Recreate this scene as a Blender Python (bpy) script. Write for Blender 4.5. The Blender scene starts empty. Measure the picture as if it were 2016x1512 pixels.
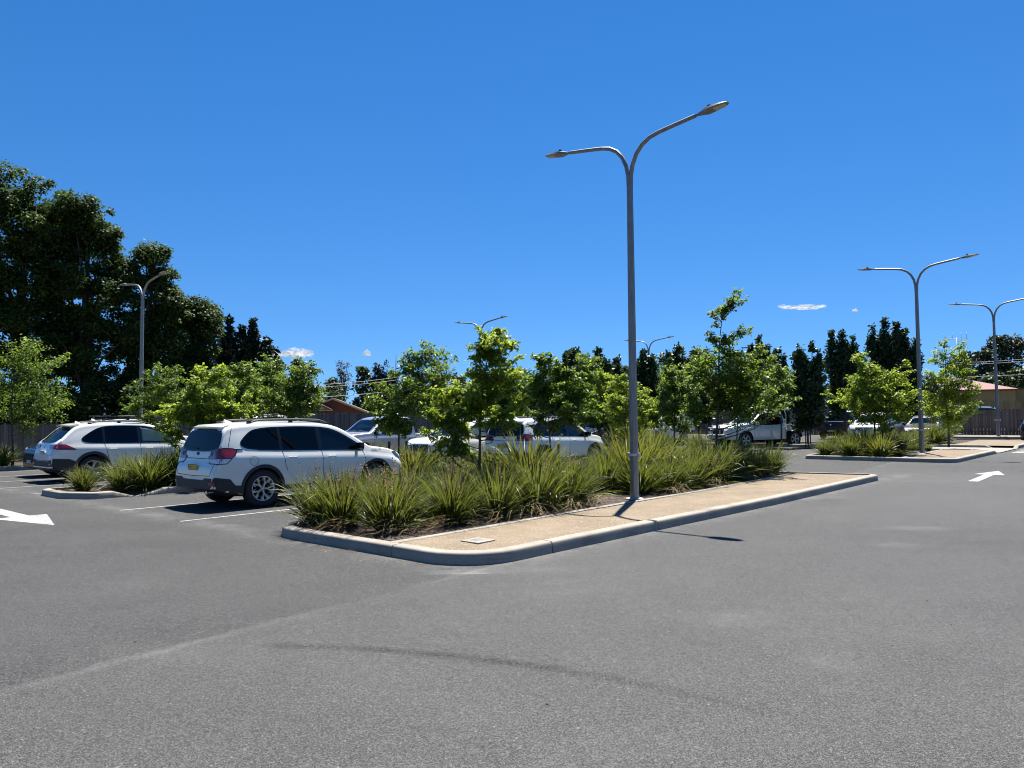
SKY_SAT, SKY_HUE, SKY_STR, SUN_STR, EXPO = 1.295, .503, .061, 5.0, 1.35
import bpy, bmesh, math, random
import numpy as np
from mathutils import Vector, Matrix, Quaternion
from mathutils.bvhtree import BVHTree

SC = bpy.context.scene
COL = SC.collection
RND = random.Random(7)
D2R = math.radians

# ------------------------------------------------------------------ frame of the car park
AZ = D2R(41)
SA, CA = math.sin(AZ), math.cos(AZ)
HEAD_U = D2R(49)                     # rotation that turns local +x into the bay direction
def gz(u):                           # the ground climbs gently away from the camera
    return 0.008 * min(max(u - 14.0, 0.0), 62.0)
def W(u, v, z=0.0):
    return Vector((u * SA - v * CA, u * CA + v * SA, z + gz(u)))
def bear(px, d):
    """point on the ground at a bearing (pixels of the 2016 px photo) and depth d -> u, v"""
    x = (px - 1008.0) / 1456.0 * d
    return (x * SA + d * CA, -x * CA + d * SA)

# ------------------------------------------------------------------ object helpers
def mesh_obj(name, verts, faces, mats, parent=None, smooth=False, mi=None):
    me = bpy.data.meshes.new(name)
    if isinstance(verts, np.ndarray): verts = verts.tolist()
    me.from_pydata(verts, [], faces)
    for m in (mats if isinstance(mats, (list, tuple)) else [mats]): me.materials.append(m)
    if mi is not None: me.polygons.foreach_set('material_index', mi)
    if smooth: me.polygons.foreach_set('use_smooth', [True] * len(me.polygons))
    me.update()
    return link(name, me, parent)
def link(name, me, parent=None):
    o = bpy.data.objects.new(name, me)
    COL.objects.link(o)
    if parent is not None: o.parent = parent
    return o
def bm_obj(name, bm, mats, parent=None, smooth=None):
    me = bpy.data.meshes.new(name)
    bm.normal_update()
    bm.to_mesh(me); bm.free()
    for m in (mats if isinstance(mats, (list, tuple)) else [mats]): me.materials.append(m)
    if smooth is not None:
        me.polygons.foreach_set('use_smooth', [True] * len(me.polygons))
        me.set_sharp_from_angle(angle=D2R(smooth))
    return link(name, me, parent)
def tag(o, label=None, cat=None, group=None, kind=None):
    if label: o['label'] = label
    if cat: o['category'] = cat
    if group: o['group'] = group
    if kind: o['kind'] = kind
    return o
def empty(name, loc, rz=0.0, parent=None):
    o = bpy.data.objects.new(name, None); COL.objects.link(o)
    o.location = loc; o.rotation_euler = (0, 0, rz); o.empty_display_size = .2
    if parent is not None: o.parent = parent
    return o
def struct(o): o['kind'] = 'structure'; return o
def copy_tree(o, parent=None):
    c = o.copy(); COL.objects.link(c); c.parent = parent
    for ch in o.children: copy_tree(ch, c)
    return c

def add_box(bm, c, s, rot=None, bev=0.0, mi=0):
    m = Matrix.Translation(Vector(c))
    if rot is not None: m = m @ rot.to_4x4()
    r = bmesh.ops.create_cube(bm, size=1.0, matrix=m @ Matrix.Diagonal((s[0], s[1], s[2], 1)))
    vs = r['verts']
    fs = set(f for v in vs for f in v.link_faces)
    if bev > 0:
        es = list(set(e for v in vs for e in v.link_edges))
        rr = bmesh.ops.bevel(bm, geom=es, offset=bev, segments=2, affect='EDGES', profile=.6)
        fs = set(f for f in fs if f.is_valid) | set(rr['faces'])
    for f in fs: f.material_index = mi
    return fs
def add_tube(bm, pts, radii, n=8, mi=0, caps=True, flatphase=0.0):
    pts = [Vector(p) for p in pts]
    if not isinstance(radii, (list, tuple)): radii = [radii] * len(pts)
    rings = []
    prev = None
    for i, p in enumerate(pts):
        t = (pts[min(i + 1, len(pts) - 1)] - pts[max(i - 1, 0)]).normalized()
        if prev is None:
            ref = Vector((1, 0, 0)) if abs(t.x) < .9 else Vector((0, 1, 0))
            a = (ref - t * ref.dot(t)).normalized()
        else:
            a = (prev - t * prev.dot(t)).normalized()
        prev = a
        b = t.cross(a)
        rings.append([bm.verts.new(p + (a * math.cos(k * 2 * math.pi / n + flatphase) + b * math.sin(k * 2 * math.pi / n + flatphase)) * radii[i]) for k in range(n)])
    for i in range(len(rings) - 1):
        for k in range(n):
            f = bm.faces.new((rings[i][k], rings[i][(k + 1) % n], rings[i + 1][(k + 1) % n], rings[i + 1][k]))
            f.material_index = mi; f.smooth = True
    if caps:
        for r, rev in ((rings[0], True), (rings[-1], False)):
            f = bm.faces.new(list(reversed(r)) if rev else r); f.material_index = mi
def add_lathe(bm, prof, n=32, axis='Y', mi=0, closed=False, center=(0, 0, 0)):
    """profile of (radius, along) spun round an axis"""
    c = Vector(center)
    rings = []
    for (r, h) in prof:
        ring = []
        for k in range(n):
            a = 2 * math.pi * k / n
            p = (r * math.cos(a), h, r * math.sin(a)) if axis == 'Y' else (r * math.cos(a), r * math.sin(a), h)
            ring.append(bm.verts.new(c + Vector(p)))
        rings.append(ring)
    m = len(rings)
    for i in range(m if closed else m - 1):
        A, B = rings[i], rings[(i + 1) % m]
        for k in range(n):
            f = bm.faces.new((A[k], A[(k + 1) % n], B[(k + 1) % n], B[k])); f.material_index = mi; f.smooth = True
    if not closed:
        for r in (rings[0], rings[-1]):
            try: f = bm.faces.new(r); f.material_index = mi
            except ValueError: pass

# ------------------------------------------------------------------ materials
class NT:
    def __init__(s, name):
        s.m = bpy.data.materials.new(name); s.m.use_nodes = True
        s.t = s.m.node_tree; s.t.nodes.clear()
        s.out = s.t.nodes.new('ShaderNodeOutputMaterial')
    def n(s, typ, ins=None, **kw):
        nd = s.t.nodes.new(typ)
        for k, v in kw.items(): setattr(nd, k, v)
        for k, v in (ins or {}).items():
            sock = nd.inputs[k]
            if isinstance(v, bpy.types.NodeSocket): s.t.links.new(v, sock)
            else: sock.default_value = v
        return nd
    def math(s, op, a, b=0.0, c=0.0, clamp=False):
        nd = s.t.nodes.new('ShaderNodeMath'); nd.operation = op; nd.use_clamp = clamp
        for i, v in enumerate((a, b, c)):
            if isinstance(v, bpy.types.NodeSocket): s.t.links.new(v, nd.inputs[i])
            else: nd.inputs[i].default_value = v
        return nd.outputs[0]
    def coord(s, kind='Object'):
        return s.n('ShaderNodeTexCoord').outputs[kind]
    def noise(s, co, scale, detail=4.0, rough=.55, dist=0.0):
        nd = s.n('ShaderNodeTexNoise', {'Vector': co, 'Scale': scale, 'Detail': detail, 'Roughness': rough, 'Distortion': dist})
        return nd.outputs['Fac'] if 'Fac' in nd.outputs else nd.outputs[0]
    def vor(s, co, scale, feature='F1', out='Color'):
        nd = s.n('ShaderNodeTexVoronoi', {'Vector': co, 'Scale': scale}, feature=feature)
        return nd.outputs[out]
    def ramp(s, fac, stops, interp='LINEAR'):
        nd = s.n('ShaderNodeValToRGB', {'Fac': fac})
        cr = nd.color_ramp; cr.interpolation = interp
        while len(cr.elements) > 1: cr.elements.remove(cr.elements[-1])
        for i, (p, c) in enumerate(stops):
            e = cr.elements[0] if i == 0 else cr.elements.new(p)
            e.position = p
            if not isinstance(c, (tuple, list)): c = (c, c, c)
            e.color = (*c, 1)
        return nd.outputs['Color']
    def mix(s, fac, a, b, mode='MIX'):
        nd = s.t.nodes.new('ShaderNodeMix'); nd.data_type = 'RGBA'; nd.blend_type = mode
        for sock, v in ((nd.inputs[0], fac), (nd.inputs[6], a), (nd.inputs[7], b)):
            if isinstance(v, bpy.types.NodeSocket): s.t.links.new(v, sock)
            elif isinstance(v, (int, float)): sock.default_value = v
            else: sock.default_value = (*v, 1) if len(v) == 3 else v
        return nd.outputs[2]
    def bump(s, h, strength=.3, dist=.01):
        return s.n('ShaderNodeBump', {'Height': h, 'Strength': strength, 'Distance': dist}).outputs[0]
    def pbr(s, color, rough=.6, normal=None, **extra):
        ins = {'Base Color': color if isinstance(color, bpy.types.NodeSocket) else (*color, 1), 'Roughness': rough}
        ins.update(extra)
        if normal is not None: ins['Normal'] = normal
        b = s.n('ShaderNodeBsdfPrincipled', ins)
        s.t.links.new(b.outputs[0], s.out.inputs[0])
        return s
    def surf(s, sock): s.t.links.new(sock, s.out.inputs[0]); return s
    def sep(s, v):
        return s.n('ShaderNodeSeparateXYZ', {0: v}).outputs
def simple(name, col, rough=.5, var=.0, vscale=6.0, bump=0.0, bscale=40.0, **extra):
    t = NT(name); co = t.coord()
    c = col
    if var > 0:
        f = t.noise(co, vscale, 5.0, .6)
        lo = tuple(max(0, x * (1 - var)) for x in col); hi = tuple(x * (1 + var) for x in col)
        c = t.ramp(f, [(.25, lo), (.75, hi)])
    nrm = t.bump(t.noise(co, bscale, 4.0), bump, .005) if bump > 0 else None
    t.pbr(c, rough, nrm, **extra)
    return t.m

def mat_asphalt():
    t = NT('asphalt'); co = t.coord()
    xyz = t.sep(co); X, Y = xyz[0], xyz[1]
    big = t.noise(co, .16, 4.0, .55, .4); mid = t.noise(co, 1.1, 5.0, .62); fine = t.noise(co, 9.0, 4.0, .6)
    agg = t.sep(t.vor(co, 165.0))[0]              # stones
    agg2 = t.sep(t.vor(co, 340.0))[1]
    base = t.math('MULTIPLY_ADD', big, .13, .07)
    base = t.math('MULTIPLY_ADD', mid, .06, t.math('SUBTRACT', base, .012))
    base = t.math('MULTIPLY_ADD', fine, .02, base)
    st = t.math('POWER', agg, 2.0); st = t.math('MULTIPLY', st, .28)
    st2 = t.math('POWER', agg2, 3.0); st2 = t.math('MULTIPLY', st2, .24)
    base = t.math('ADD', base, t.math('ADD', st, st2)); base = t.math('MAXIMUM', t.math('SUBTRACT', base, .125), .03)
    # paving seam: lighter on the near side, dusty along the line
    def line(ax, ay, bx, by):
        L = math.hypot(bx - ax, by - ay); nx, ny = -(by - ay) / L, (bx - ax) / L
        return t.math('ADD', t.math('ADD', t.math('MULTIPLY', X, nx), t.math('MULTIPLY', Y, ny)), -(nx * ax + ny * ay))
    d = line(*SEAM[0], *SEAM[1])
    d = t.math('ADD', d, t.math('MULTIPLY_ADD', t.noise(co, 2.2, 3.0), .16, -.08))
    step = t.math('MULTIPLY_ADD', d, 6.0, .5, clamp=True)
    base = t.math('SUBTRACT', base, t.math('MULTIPLY', step, .035))
    ridge = t.math('SUBTRACT', 1.0, t.math('MULTIPLY', t.math('ABSOLUTE', d), 10.0), clamp=True)
    patch = t.ramp(t.noise(co, .45, 2.0), [(.42, 0.0), (.62, 1.0)])
    base = t.math('ADD', base, t.math('MULTIPLY', t.math('MULTIPLY', ridge, .09), patch))
    # sand and grit washed along the kerb foot
    for (ka, kb, sgn) in ((W(6.2, 5.70), W(20.4, 5.31), 1), (W(5.84, 9.9), W(5.86, 6.0), 1)):
        dk_ = line(ka.x, ka.y, kb.x, kb.y)
        gk = t.math('SUBTRACT', 1.0, t.math('MULTIPLY', t.math('ABSOLUTE', t.math('ADD', dk_, .02)), 2.6), clamp=True)
        along = t.math('MULTIPLY', t.math('LESS_THAN', Y, 20.5), t.math('GREATER_THAN', Y, 8.0))
        gk = t.math('MULTIPLY', t.math('MULTIPLY', gk, along), t.ramp(t.noise(co, 1.7, 5.0, .65), [(.38, 0.0), (.68, 1.0)]))
        base = t.math('ADD', base, t.math('MULTIPLY', gk, .16))
    # curved tyre rub
    (cx, cy, R) = TYRE
    r = t.math('SQRT', t.math('ADD', t.math('POWER', t.math('SUBTRACT', X, cx), 2.0), t.math('POWER', t.math('SUBTRACT', Y, cy), 2.0)))
    e = t.math('ABSOLUTE', t.math('SUBTRACT', r, R))
    e = t.math('SUBTRACT', 1.0, t.math('MULTIPLY', e, 10.0), clamp=True)
    e = t.math('MULTIPLY', e, t.math('MULTIPLY_ADD', X, 4.0, 7.8, clamp=True))
    e = t.math('MULTIPLY', e, t.math('MULTIPLY_ADD', X, -.55, 1.0, clamp=True))
    e = t.math('MULTIPLY', e, t.ramp(t.noise(co, 3.0, 4.0), [(.3, .45), (.6, 1.0)]))
    base = t.math('SUBTRACT', base, t.math('MULTIPLY', e, .11))
    # dusty scuffs, streaked along the traffic
    mp = t.n('ShaderNodeMapping', {'Vector': co, 'Rotation': (0, 0, D2R(-20)), 'Scale': (.35, 1.3, 1)}).outputs[0]
    du = t.ramp(t.noise(mp, .9, 5.0, .6, .8), [(.60, 0.0), (.78, 1.0)])
    base = t.math('ADD', base, t.math('MULTIPLY', du, .05))
    dk = t.ramp(t.noise(mp, .5, 3.0, .6, .3), [(.30, 1.0), (.42, 0.0)])
    base = t.math('SUBTRACT', base, t.math('MULTIPLY', dk, .018))
    for (px_, py_, rx, ry, am) in ((1.76, 6.22, .55, .35, .07), (2.2, 5.1, .32, .26, .07), (5.9, 11.0, .9, .3, .08), (5.0, 9.6, .5, .22, .08), (-2.75, 5.34, .7, .3, .06), (6.1, 15.2, 1.0, .35, .07), (.3, 8.2, .6, .22, .06), (.35, 3.8, .6, .3, .05), (-4.6, 11.9, .5, .18, .12), (-6.6, 13.4, .45, .14, .10)):
        q = t.math('ADD', t.math('POWER', t.math('DIVIDE', t.math('SUBTRACT', X, px_), rx), 2.0), t.math('POWER', t.math('DIVIDE', t.math('SUBTRACT', Y, py_), ry), 2.0))
        q = t.math('SUBTRACT', 1.0, q, clamp=True)
        q = t.math('MULTIPLY', q, t.ramp(mid, [(.35, 0.0), (.65, 1.0)]))
        base = t.math('ADD', base, t.math('MULTIPLY', q, am))
    dr = t.ramp(t.vor(t.n('ShaderNodeMapping', {'Vector': co, 'Scale': (.42, .42, .42)}).outputs[0], 1.0, out='Distance'), [(.0, 1.0), (.07, .8), (.11, 0.0)])
    base = t.math('SUBTRACT', base, t.math('MULTIPLY', t.math('MULTIPLY', dr, t.ramp(fine, [(.4, .2), (.6, 1.0)])), .045))
    # odd pale chips
    chip = t.math('GREATER_THAN', t.sep(t.vor(co, 105.0))[2], .9955)
    base = t.math('ADD', base, t.math('MULTIPLY', chip, .26))
    col = t.n('ShaderNodeCombineColor', {0: t.math('MULTIPLY', base, .315), 1: t.math('MULTIPLY', base, .309), 2: t.math('MULTIPLY', base, .297)}).outputs[0]
    h = t.math('ADD', t.math('MULTIPLY', agg, .6), t.math('MULTIPLY', agg2, .4))
    t.pbr(col, .85, t.bump(h, .42, .005), **{'Specular IOR Level': .22})
    return t.m

def mat_concrete(name, c, dirt=.5):
    t = NT(name); co = t.coord()
    f = t.noise(co, 1.6, 6.0, .65); g = t.noise(co, 22.0, 4.0, .6)
    a = t.ramp(f, [(.3, tuple(x * (1 - .35 * dirt) for x in c)), (.62, c)])
    b = t.mix(t.math('MULTIPLY', t.ramp(g, [(.45, 0.0), (.75, 1.0)]), .35), a, tuple(x * .62 for x in c))
    mp = t.n('ShaderNodeMapping', {'Vector': co, 'Scale': (.8, .8, 7.0)}).outputs[0]
    sc = t.ramp(t.noise(mp, 2.6, 6.0, .7, .5), [(.56, 0.0), (.70, 1.0)])
    b = t.mix(t.math('MULTIPLY', sc, .55 * dirt), b, (.07, .065, .058))
    t.pbr(b, .85, t.bump(g, .25, .004)); return t.m
def mat_granite_sand():
    t = NT('granite_sand'); co = t.coord()
    a = t.noise(co, 1.3, 5.0, .65); g = t.vor(co, 70.0); gg = t.sep(g)
    c1 = t.ramp(a, [(.3, (.155, .12, .075)), (.55, (.21, .165, .108)), (.75, (.26, .21, .145))])
    c2 = t.mix(t.math('MULTIPLY', gg[0], .55), c1, (.12, .08, .045))
    c3 = t.mix(t.math('MULTIPLY', t.math('GREATER_THAN', gg[1], .93), .7), c2, (.36, .30, .22))
    h = t.math('ADD', gg[2], t.math('MULTIPLY', t.noise(co, 14.0, 3.0), 1.5))
    t.pbr(c3, .95, t.bump(h, .6, .008)); return t.m
def mat_mulch():
    t = NT('bark_mulch'); co = t.coord()
    mp = t.n('ShaderNodeMapping', {'Vector': co, 'Scale': (1, 2.2, 1)}).outputs[0]
    g = t.sep(t.vor(mp, 26.0)); a = t.noise(co, 3.0, 5.0)
    c = t.ramp(g[0], [(0.0, (.018, .012, .008)), (.6, (.06, .04, .026)), (1.0, (.16, .115, .08))])
    c = t.mix(t.math('MULTIPLY', a, .5), c, (.03, .022, .015))
    t.pbr(c, .95, t.bump(g[1], .9, .03)); return t.m
def mat_soil():
    t = NT('dry_grass_soil'); co = t.coord()
    a = t.noise(co, .6, 6.0, .6); b = t.noise(co, 12.0, 4.0)
    c = t.ramp(a, [(.3, (.10, .10, .04)), (.55, (.17, .15, .07)), (.75, (.24, .19, .10))])
    c = t.mix(t.math('MULTIPLY', b, .4), c, (.08, .07, .03))
    t.pbr(c, .95, t.bump(b, .5, .02)); return t.m
def mat_paint_line():
    t = NT('line_paint'); co = t.coord()
    g = t.noise(co, 30.0, 5.0, .7); a = t.noise(co, 2.0, 4.0)
    w = t.ramp(t.math('ADD', g, t.math('MULTIPLY', a, .4)), [(.55, (.40, .39, .37)), (.72, (.30, .295, .28)), (.86, (.10, .10, .10))])
    t.pbr(w, .6, t.bump(t.sep(t.vor(co, 120.0))[0], .3, .003)); return t.m
def mat_leaf(name, dark, light, trans, tcol, rough=.42, odd=None, spec=.35):
    """leaf: each face differs a little, light shows through it"""
    dark, light, tcol = [tuple(x * .76 for x in c_) for c_ in (dark, light, tcol)]; spec *= .75
    odd = tuple(x * .76 for x in odd) if odd else None
    t = NT(name)
    geo = t.n('ShaderNodeNewGeometry'); oi = t.n('ShaderNodeObjectInfo')
    r = geo.outputs['Random Per Island']
    f = t.math('MULTIPLY_ADD', oi.outputs['Random'], .25, t.math('MULTIPLY', r, .85))
    stops = [(.05, dark), (.95, light)]
    if odd: stops = [(.07, odd), (.12, dark), (.95, light)]
    c = t.ramp(f, stops)
    tc = t.mix(.68, c, tcol, 'MIX')
    p = t.n('ShaderNodeBsdfPrincipled', {'Base Color': c, 'Roughness': rough, 'Specular IOR Level': spec})
    tr = t.n('ShaderNodeBsdfTranslucent', {'Color': tc})
    mx = t.n('ShaderNodeMixShader', {0: trans, 1: p.outputs[0], 2: tr.outputs[0]})
    return t.surf(mx.outputs[0]).m
def mat_bark(name, c):
    t = NT(name); co = t.coord()
    mp = t.n('ShaderNodeMapping', {'Vector': co, 'Scale': (9, 9, 1.5)}).outputs[0]
    g = t.noise(mp, 3.0, 5.0, .6)
    t.pbr(t.ramp(g, [(.3, tuple(x * .5 for x in c)), (.7, c)]), .9, t.bump(g, .6, .01)); return t.m
def mat_paling(name, c1, c2):
    t = NT(name); co = t.coord()
    r = t.n('ShaderNodeNewGeometry').outputs['Random Per Island']
    mp = t.n('ShaderNodeMapping', {'Vector': co, 'Scale': (14, 14, .9)}).outputs[0]
    g = t.noise(mp, 2.0, 5.0, .6)
    c = t.ramp(t.math('MULTIPLY_ADD', r, .7, t.math('MULTIPLY', g, .4)), [(.15, c1), (.95, c2)])
    t.pbr(c, .9, t.bump(g, .4, .006)); return t.m
def mat_steel():
    t = NT('galvanised_steel'); co = t.coord()
    mp = t.n('ShaderNodeMapping', {'Vector': co, 'Scale': (6, 6, .7)}).outputs[0]
    g = t.noise(mp, 4.0, 5.0, .65); h = t.noise(co, 35.0, 3.0)
    c = t.ramp(g, [(.3, (.155, .155, .15)), (.7, (.29, .288, .275))])
    c = t.mix(t.math('MULTIPLY', h, .3), c, (.2, .19, .17))
    t.pbr(c, .5, t.bump(h, .08, .003), Metallic=.55); return t.m
def mat_brick():
    t = NT('red_brick'); co = t.coord()
    xyz = t.sep(co)
    cv = t.n('ShaderNodeCombineXYZ', {0: xyz[0], 1: xyz[2], 2: 0.0}).outputs[0]
    b = t.n('ShaderNodeTexBrick', {'Vector': cv, 'Scale': 4.2, 'Color1': (.15, .048, .028, 1), 'Color2': (.105, .032, .02, 1), 'Mortar': (.17, .15, .125, 1), 'Mortar Size': .012, 'Brick Width': .95, 'Row Height': .34})
    t.pbr(b.outputs['Color'], .9); return t.m
def mat_carpaint(name, c, metal=0.0, rough=.35, coat=.9):
    t = NT(name); co = t.coord()
    d = t.noise(co, 3.0, 4.0)
    xyz = t.sep(co)
    low = t.math('SUBTRACT', 1.0, t.math('MULTIPLY', xyz[2], 1.6), clamp=True)      # road dust thrown up on the lower panels
    f = t.math('MULTIPLY', low, t.math('MULTIPLY', d, .35))
    cc = t.mix(f, c, (.28, .24, .19))
    t.pbr(cc, rough, None, Metallic=metal, **{'Coat Weight': coat, 'Coat Roughness': .04}); return t.m

def fitcircle(a, b, c):
    ax, ay = a; bx, by = b; cx, cy = c
    d = 2 * (ax * (by - cy) + bx * (cy - ay) + cx * (ay - by))
    ux = ((ax*ax+ay*ay)*(by-cy)+(bx*bx+by*by)*(cy-ay)+(cx*cx+cy*cy)*(ay-by))/d
    uy = ((ax*ax+ay*ay)*(cx-bx)+(bx*bx+by*by)*(ax-cx)+(cx*cx+cy*cy)*(bx-ax))/d
    return (ux, uy, math.hypot(ax-ux, ay-uy))
SEAM = ((-3.15, 4.66), (-.3, 8.3))
TYRE = fitcircle((-1.85, 5.55), (-.04, 5.11), (1.97, 3.73))

M = {}
M['asphalt'] = mat_asphalt()
M['kerb'] = mat_concrete('kerb_concrete', (.29, .26, .21), .8)
M['edging'] = mat_concrete('edging_concrete', (.26, .24, .205), .5)
M['path'] = mat_concrete('path_concrete', (.25, .235, .205), .4)
M['sand'] = mat_granite_sand()
M['mulch'] = mat_mulch()
M['soil'] = mat_soil()
M['line'] = mat_paint_line()
M['steel'] = mat_steel()
M['head'] = simple('lamp_housing', (.16, .165, .17), .45, .15)
M['lens'] = simple('lamp_lens', (.42, .40, .35), .15)
M['blackmetal'] = simple('black_metal', (.02, .02, .022), .4)
M['galv'] = simple('bracket_metal', (.5, .5, .48), .5, .2)
M['blade'] = mat_leaf('grass_blade', (.018, .042, .009), (.125, .150, .030), .32, (.32, .37, .05), .44, (.26, .18, .07))
M['blade_yellow'] = mat_leaf('yellow_grass_blade', (.045, .075, .012), (.20, .21, .033), .34, (.38, .40, .05), .40, (.38, .28, .11))
M['straw'] = mat_leaf('flower_straw', (.24, .16, .07), (.46, .34, .17), .25, (.5, .38, .2), .7)
M['oakleaf'] = mat_leaf('oak_leaf', (.035, .085, .013), (.105, .185, .026), .52, (.38, .54, .05), .42, (.14, .13, .03), .5)
M['limeleaf'] = mat_leaf('lime_leaf', (.065, .135, .016), (.19, .27, .03), .58, (.58, .72, .06), .44, (.2, .17, .04), .5)
M['elmleaf'] = mat_leaf('elm_leaf', (.012, .030, .008), (.072, .115, .024), .30, (.14, .23, .025), .58, None, .25)
M['pearleaf'] = mat_leaf('pear_leaf', (.018, .042, .014), (.056, .095, .028), .24, (.09, .16, .03), .36, (.07, .035, .02), .4)
M['gumleaf'] = mat_leaf('gum_leaf', (.022, .036, .018), (.055, .075, .034), .14, (.08, .11, .04), .5)
M['farleaf'] = mat_leaf('far_leaf', (.022, .045, .014), (.068, .11, .030), .22, (.10, .17, .03), .5)
M['cypleaf'] = mat_leaf('cypress_leaf', (.008, .020, .010), (.024, .044, .020), .08, (.03, .06, .02), .55)
M['bark'] = mat_bark('bark', (.11, .085, .065))
M['palebark'] = mat_bark('pale_bark', (.30, .26, .21))
M['stake'] = mat_bark('stake_wood', (.085, .06, .045))
M['paling'] = mat_paling('weathered_paling', (.075, .066, .06), (.185, .165, .15))
M['rail'] = mat_paling('fence_rail', (.14, .12, .10), (.22, .19, .16))
M['brick'] = mat_brick()
# ================================================================== ground, asphalt, kerbs
def quad_grid(us, vs, z):
    verts, faces = [], []
    for u in us:
        for v in vs: verts.append(tuple(W(u, v, z)))
    n = len(vs)
    for i in range(len(us) - 1):
        for j in range(n - 1):
            faces.append((i*n+j, (i+1)*n+j, (i+1)*n+j+1, i*n+j+1))
    return verts, faces
US = [-3000, -400, -60, -20, 0, 5, 10, 14, 18, 24, 30, 40, 50, 60, 70, 76, 130, 400, 1500, 4000]
v, f = quad_grid(US, [-3000, -400, -60, 0, 40, 120, 500, 4000], -.012)
struct(mesh_obj('ground', v, f, M['soil']))
v, f = quad_grid([-30, -10, 0, 5, 10, 14, 16, 20, 25, 30, 36, 42, 48, 53.6], [-35, -20, -8, 0, 6, 12, 20, 28, 35.2], 0.0)
struct(mesh_obj('asphalt', v, f, M['asphalt']))

def fillet(poly, radii, n=7):
    """round the corners of a closed uv polygon"""
    out = []
    N = len(poly)
    for i in range(N):
        p = Vector(poly[i]); a = Vector(poly[i-1]); b = Vector(poly[(i+1) % N]); r = radii[i]
        if r <= 0: out.append(p); continue
        d1 = (a - p).normalized(); d2 = (b - p).normalized()
        ang = d1.angle(d2); t = r / math.tan(ang / 2)
        p1 = p + d1 * t; p2 = p + d2 * t
        c = p + (d1 + d2).normalized() * (r / math.sin(ang / 2))
        a1 = math.atan2(p1.y - c.y, p1.x - c.x); a2 = math.atan2(p2.y - c.y, p2.x - c.x)
        da = (a2 - a1 + math.pi) % (2 * math.pi) - math.pi
        for k in range(n + 1):
            an = a1 + da * k / n
            out.append(Vector((c.x + r * math.cos(an), c.y + r * math.sin(an))))
    return out
def resample(path, step, closed):
    pts = [Vector(p) for p in path]
    if closed: pts = pts + [pts[0]]
    out = [pts[0]]
    for a, b in zip(pts, pts[1:]):
        L = (b - a).length; k = max(1, int(math.ceil(L / step)))
        for i in range(1, k + 1): out.append(a.lerp(b, i / k))
    if closed: out.pop()
    return out
PROFILE = [(0, -.02), (.003, .03), (.014, .112), (.020, .127), (.032, .137), (.050, .141), (.17, .143), (.17, .02)]
def kerb(name, path, closed=True, hfun=None, joint=2.45, first=.9, prof=PROFILE, mat=None):
    """outer edge given clockwise or not: the inside lies to the left of the walking direction"""
    pts = resample(path, .3, closed)
    # add joint slots
    out = []; s = 0.0; nxt = first; N = len(pts)
    for i in range(N if closed else N - 1):
        a = pts[i]; b = pts[(i + 1) % N]; L = (b - a).length
        out.append((a, False))
        while nxt < s + L - .04:
            if nxt > s + .03:
                t0 = (nxt - s) / L; out.append((a.lerp(b, t0), True)); out.append((a.lerp(b, t0 + .017 / L), False))
            nxt += joint
        s += L
    if not closed: out.append((pts[-1], False))
    n = len(out); verts, faces = [], []
    m = len(prof)
    for i, (p, _) in enumerate(out):
        a = out[(i - 1) % n][0] if (closed or i > 0) else p
        b = out[(i + 1) % n][0] if (closed or i < n - 1) else p
        d = (b - a).normalized(); nr = Vector((-d.y, d.x))
        h = hfun(p) if hfun else 1.0
        wob = .003 * math.sin(i * 1.7)
        for (o, z) in prof:
            q = p + nr * (o + wob)
            verts.append(tuple(W(q.x, q.y, z * h if z > 0 else z)))
    for i in range(n if closed else n - 1):
        j = (i + 1) % n
        if out[i][1]:
            continue
        for k in range(m - 1):
            faces.append((i*m+k, j*m+k, j*m+k+1, i*m+k+1))
    for i in range(n):                        # end caps at joints
        if out[i][1]:
            j = (i + 1) % n
            faces.append(tuple(i*m+k for k in range(m))); faces.append(tuple(j*m+k for k in reversed(range(m))))
    if not closed:
        faces.append(tuple(k for k in range(m))); faces.append(tuple((n-1)*m+k for k in reversed(range(m))))
    o = mesh_obj(name, verts, faces, mat or M['kerb'], smooth=True)
    o.data.set_sharp_from_angle(angle=D2R(40))
    return struct(o)
def sheet(name, poly, z, mat, bumps=0.0, seed=0, cell=.35, zf=None):
    """flat-ish bed cut into small cells, gently uneven"""
    bm = bmesh.new()
    f = bm.faces.new([bm.verts.new((p[0], p[1], 0)) for p in poly])
    xs = [p[0] for p in poly]; ys = [p[1] for p in poly]
    c = min(xs) + cell
    while c < max(xs):
        bmesh.ops.bisect_plane(bm, geom=bm.verts[:] + bm.edges[:] + bm.faces[:], plane_co=(c, 0, 0), plane_no=(1, 0, 0)); c += cell
    c = min(ys) + cell
    while c < max(ys):
        bmesh.ops.bisect_plane(bm, geom=bm.verts[:] + bm.edges[:] + bm.faces[:], plane_co=(0, c, 0), plane_no=(0, 1, 0)); c += cell
    r = random.Random(seed)
    for v_ in bm.verts:
        zz = z + (r.uniform(-1, 1) * bumps if not v_.is_boundary else 0)
        if zf: zz *= zf(v_.co)
        v_.co = W(v_.co.x, v_.co.y, zz)
    bmesh.ops.recalc_face_normals(bm, faces=bm.faces[:])
    for fc in bm.faces:
        if fc.normal.z < 0: fc.normal_flip()
    return struct(bm_obj(name, bm, mat, None, 60))
def inset(poly, d):
    N = len(poly); out = []
    for i in range(N):
        a = Vector(poly[i-1]); p = Vector(poly[i]); b = Vector(poly[(i+1) % N])
        t = (b - a).normalized(); out.append(p + Vector((-t.y, t.x)) * d)
    return out

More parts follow.
